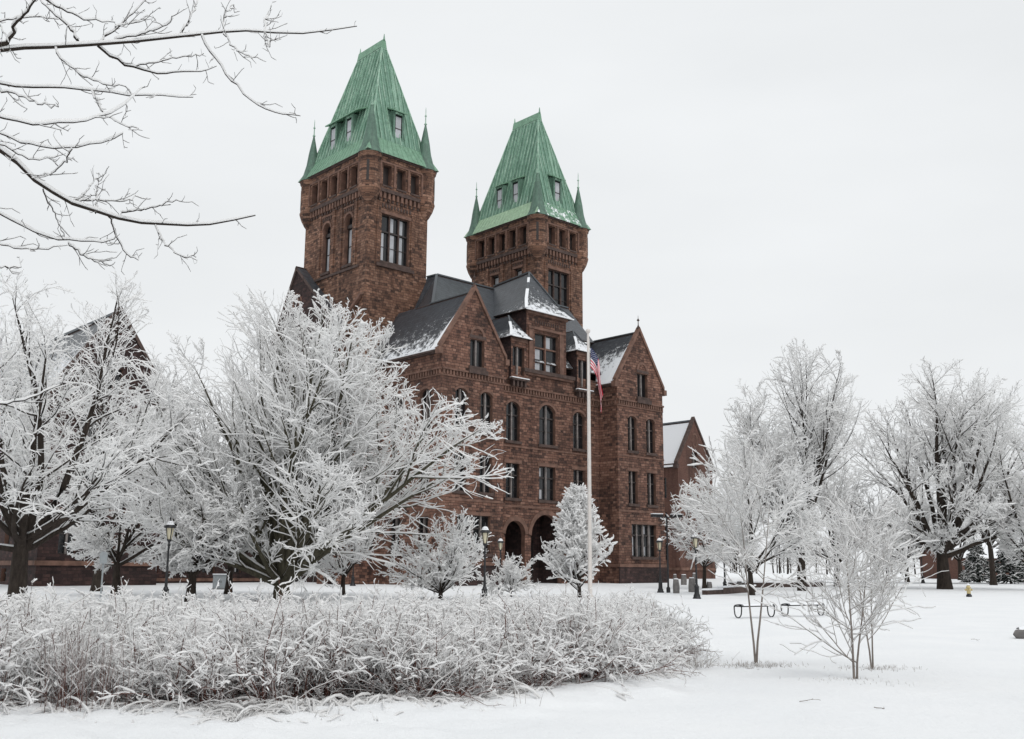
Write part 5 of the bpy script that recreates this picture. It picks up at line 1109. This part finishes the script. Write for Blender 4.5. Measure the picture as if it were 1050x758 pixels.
# ------------------------------------------------------------------ benches with looped end frames
def make_bench(p, q, label):
    c = (p+q)/2; d = (q-p); L_ = Vector((d.x, d.y)).length; rz = math.atan2(d.y, d.x)
    root = empty('bench', c, rz, label, 'bench', 'low backless benches on the snow'); 
    def loop_mb(x):
        mb = MB(); out = []; hgt = .47; n = 28
        for k in range(n):
            a = 2*math.pi*k/n; sx, sz = math.cos(a), math.sin(a); w_ = .19*(1-.5*((1-sz)/2)**1.6)
            out.append(Vector((x, w_*math.copysign(abs(sx)**.6, sx), .235+.235*math.copysign(abs(sz)**.55, sz))))
        # seen square-on the loop stands along the bench's width; turned a little so it reads from the front
        th_ = .022
        ctr = Vector((x, 0, .235))
        for k in range(n):
            a, b_ = out[k], out[(k+1) % n]; ia, ib = ctr+(a-ctr)*.86, ctr+(b_-ctr)*.86
            vs = [v+Vector((dx, 0, 0)) for dx in (-th_, th_) for v in (a, b_, ib, ia)]; mb.add(vs, [(0, 1, 2, 3), (7, 6, 5, 4), (0, 4, 5, 1), (3, 2, 6, 7)], 'black')
        rot = Matrix.Rotation(rad(78), 3, 'Z'); mb.v = [tuple(rot @ (Vector(v)-Vector((x, 0, 0)))+Vector((x, 0, 0))) for v in mb.v]
        return mb
    for s_ in (-1, 1): loop_mb(s_*(L_/2)).build('leg', root)
    mb = MB(); 
    for yy in (-.15, -.05, .05, .15): mb.box(-L_/2+.04, L_/2-.04, yy-.04, yy+.04, .385, .42, 'black')
    mb.build('seat', root); sn = MB()
    vs = []; n = 20
    for k in range(n+1):
        x = -L_/2+.1+(L_-.2)*k/n; h_ = .045+.012*math.sin(k*1.7); vs += [(x, -.2, .425), (x, -.15, .425+h_), (x, 0, .43+h_*1.15), (x, .15, .425+h_), (x, .2, .425)]
    sn.add(vs, [(5*k+j, 5*k+5+j, 5*k+6+j, 5*k+1+j) for k in range(n) for j in range(4)], 'snow', True); sn.build('seat_snow', root)
    return root
def gp(x, y):
    d = ray(x, y); k = -CAM_H/d.z; return Vector((d.x*k, d.y*k, 0))
make_bench(gp(757, 634), gp(791, 633), 'low dark bench with looped ends, left of the pair behind the saplings'); make_bench(gp(805, 632.5), gp(842, 631.5), 'low dark bench with looped ends, right of the pair behind the saplings')

# ------------------------------------------------------------------ hydrant, sign, cabinet, granite blocks, low wall, log
root = empty('fire_hydrant', foot(992, 66), 0, 'small yellow fire hydrant on the snow right of the oak', 'hydrant'); mb = MB(); mb.lathe([(.17, -.05), (.17, .12), (.12, .14), (.12, .2)], 'black', n=14); mb.build('base', root)
mb = MB(); mb.lathe([(.115, .2), (.115, .55), (.15, .57), (.15, .6), (.12, .62), (.1, .7), (.04, .76), (.04, .8), (.01, .81)], 'yellow', n=14); mb.build('barrel', root)
for a in (0, 180, 270):
    d = Vector((math.cos(rad(a)), math.sin(rad(a)), 0)); mb = MB(); 
    pts = []; n = 10; U = Vector((-d.y, d.x, 0))
    for r_, s_ in ((.055, .1), (.055, .18), (.07, .18), (.07, .22), (.001, .225)):
        for k in range(n): t_ = 2*math.pi*k/n; pts.append(Vector((0, 0, .44))+d*s_+U*r_*math.cos(t_)+Vector((0, 0, r_*math.sin(t_))))
    mb.add(pts, [(i*n+k, i*n+(k+1) % n, (i+1)*n+(k+1) % n, (i+1)*n+k) for i in range(4) for k in range(n)], 'yellow', True); mb.build('nozzle', root)
mb = MB(); mb.lathe([(.13, .72), (.09, .77), (.03, .83)], 'snow', n=10); mb.build('snow_cap', root)
root = empty('sign', foot(105, 37), .1, 'small pale round-topped sign on a thin post at the left', 'sign'); mb = MB(); mb.lathe([(.03, -.1), (.03, 1.75)], 'grey', n=8); mb.build('post', root)
mb = MB(); n = 14; pts = [(-.12, 1.75), (.12, 1.75), (.14, 2.05)]+[(.14*math.cos(math.pi*k/n), 2.05+.12*math.sin(math.pi*k/n)) for k in range(1, n)]+[(-.14, 2.05)]
k = len(pts); mb.add([(x, -.06, z) for x, z in pts]+[(x, -.02, z) for x, z in pts], [tuple(range(k)), tuple(range(2*k-1, k-1, -1))]+[(i, k+i, k+(i+1) % k, (i+1) % k) for i in range(k)], 'grey'); mb.build('panel', root)
root = empty('utility_cabinet', foot(227, 72), .1, 'grey metal utility cabinet on the snow below the big tree', 'cabinet'); mb = MB(); mb.box(-.5, .5, -.3, .3, .02, .95, 'grey'); mb.box(-.54, .54, -.34, .34, .95, 1.0, 'grey'); mb.box(-.55, .55, -.35, .35, -.1, .05, 'rock'); mb.build('body', root)
for s_ in (-1, 1): mb = MB(); mb.box(s_*.25-.22, s_*.25+.22, -.315, -.302, .1, .88, 'grey'); mb.box(s_*.06-.015, s_*.06+.015, -.33, -.315, .45, .58, 'black'); mb.build('door', root)
mb = MB(); mb.box(-.53, .53, -.33, .33, 1.0, 1.05, 'snow'); mb.build('snow_cap', root)
def block(x, Y, w_, h_, seed, label, cat='granite block'):
    rnd = random.Random(seed); mb = MB(); n = 9; prof = [(0, 1.0), (.5, .97), (.9, .84), (1.0, .76)]; vs = []
    ph = [rnd.uniform(.92, 1.08) for _ in range(n*4)]
    for i, (zz, k) in enumerate(prof):
        for j in range(n):
            a = 2*math.pi*j/n+.3; sx = math.copysign(abs(math.cos(a))**.45, math.cos(a)); sy = math.copysign(abs(math.sin(a))**.45, math.sin(a)); f_ = k*ph[i*n+j]; vs.append((sx*w_/2*f_, sy*w_*.4*f_, zz*h_-.05))
    mb.add(vs, [(i*n+j, i*n+(j+1) % n, (i+1)*n+(j+1) % n, (i+1)*n+j) for i in range(3) for j in range(n)]+[tuple(range(3*n, 4*n))], 'rock')
    mb.add([(x_*1.02, y_*1.02, z_+.012) for x_, y_, z_ in vs[3*n:]]+[(x_*.8, y_*.8, z_+.07) for x_, y_, z_ in vs[3*n:]], [(j, (j+1) % n, n+(j+1) % n, n+j) for j in range(n)]+[tuple(range(n, 2*n))], 'snow')
    o = mb.build('granite_block', None, foot(x, Y)); o.rotation_euler = (0, 0, rnd.uniform(-.3, .3)); return tag(o, label, cat, 'granite blocks along the path')
block(693, 70, .42, .95, 1, 'granite block right behind the tall light pole'); block(709, 72, .46, 1.0, 2, 'granite block just left of the clear lamp post'); block(701, 96, .5, .95, 3, 'small far granite block between the two nearer ones'); block(727, 80, .4, .62, 4, 'low granite block right of the clear lamp post'); block(758, 84, .45, .6, 5, 'granite block behind the half-hidden lamp post'); block(692, 110, .4, .8, 6, 'farthest granite block near the corner of the right pavilion')
block(712, 104, .45, 1.0, 7, 'far granite block directly behind the clear lamp post')
def low_wall(x0, Y0, x1, Y1, h_, label):
    a = foot(x0, Y0); b_ = foot(x1, Y1); mb = MB(); mb.beam(a-Vector((0, 0, .2)), b_-Vector((0, 0, .2)), .35, h_+.2, 'trim_dark'); mb.beam(a, b_, .42, .1, 'snow', lift=h_); c = (a+b_)/2
    o = mb.build('low_wall', None); return tag(o, label, 'low wall')
low_wall(738, 68, 772, 74, .42, 'low dark kerb wall topped with snow behind the left sapling'); low_wall(748, 86, 842, 92, .4, 'low dark kerb wall topped with snow behind the benches')
low_wall(722, 66, 738, 68, .3, 'short snow-topped kerb wall beside the half-hidden lamp post')
mb = MB(); rs = random.Random(4); n = 12; prof = [(0, .02), (.12, .14), (.5, .2), (.85, .16), (1.0, .03)]; vs = []
for i, (xx, r_) in enumerate(prof):
    for j in range(n): a = 2*math.pi*j/n; vs.append(((xx-.5)*.75, r_*math.cos(a)*rs.uniform(.8, 1.2), .1+r_*math.sin(a)*rs.uniform(.8, 1.1)))
mb.add(vs, [(i*n+j, (i+1)*n+j, (i+1)*n+(j+1) % n, i*n+(j+1) % n) for i in range(4) for j in range(n)], 'rock', True); mb.add([(x*.9, y*.8, z+.05) for x, y, z in vs], [(i*n+j, (i+1)*n+j, (i+1)*n+j+1, i*n+j+1) for i in range(1, 3) for j in range(1, 5)], 'snow', True)
tag(mb.build('boulder', None, foot(1049, 26.5)), 'small dark boulder with snow on it at the right edge of the lawn', 'boulder')
# thin twigs fallen on the snow
rng = np.random.default_rng(6)
for k, (x, y, lb) in enumerate(((905, 728, 'fallen twig lying on the snow below the low bushy sapling'), (828, 722, 'fallen twig lying on the snow left of the low bushy sapling'), (1000, 657, 'thin fallen twig on the open snow at the right'))):
    c = gp(x, y); W_ = Wood(); P = grow(np.array([[-.1, 0, .03]]), np.array([[1.0, .15, .05]]), np.array([.22]), 7, -.1, .12, rng); R = np.linspace(.005, .002, 7)[None]; W_.add(P, R, 5, 'bark_pale', None); p, d, t_, rr = kids(P, R, 3, .3, .9, 40, 10, rng, .9); P2 = grow(p, d, np.full(3, .06), 4, 0, .1, rng); W_.add(P2, np.full((3, 4), .003), 3, 'bark_pale', None)
    tag(link_obj('fallen_twig', W_.mesh('fallen_twig', 'crown', rng), None, c), lb, 'twig')
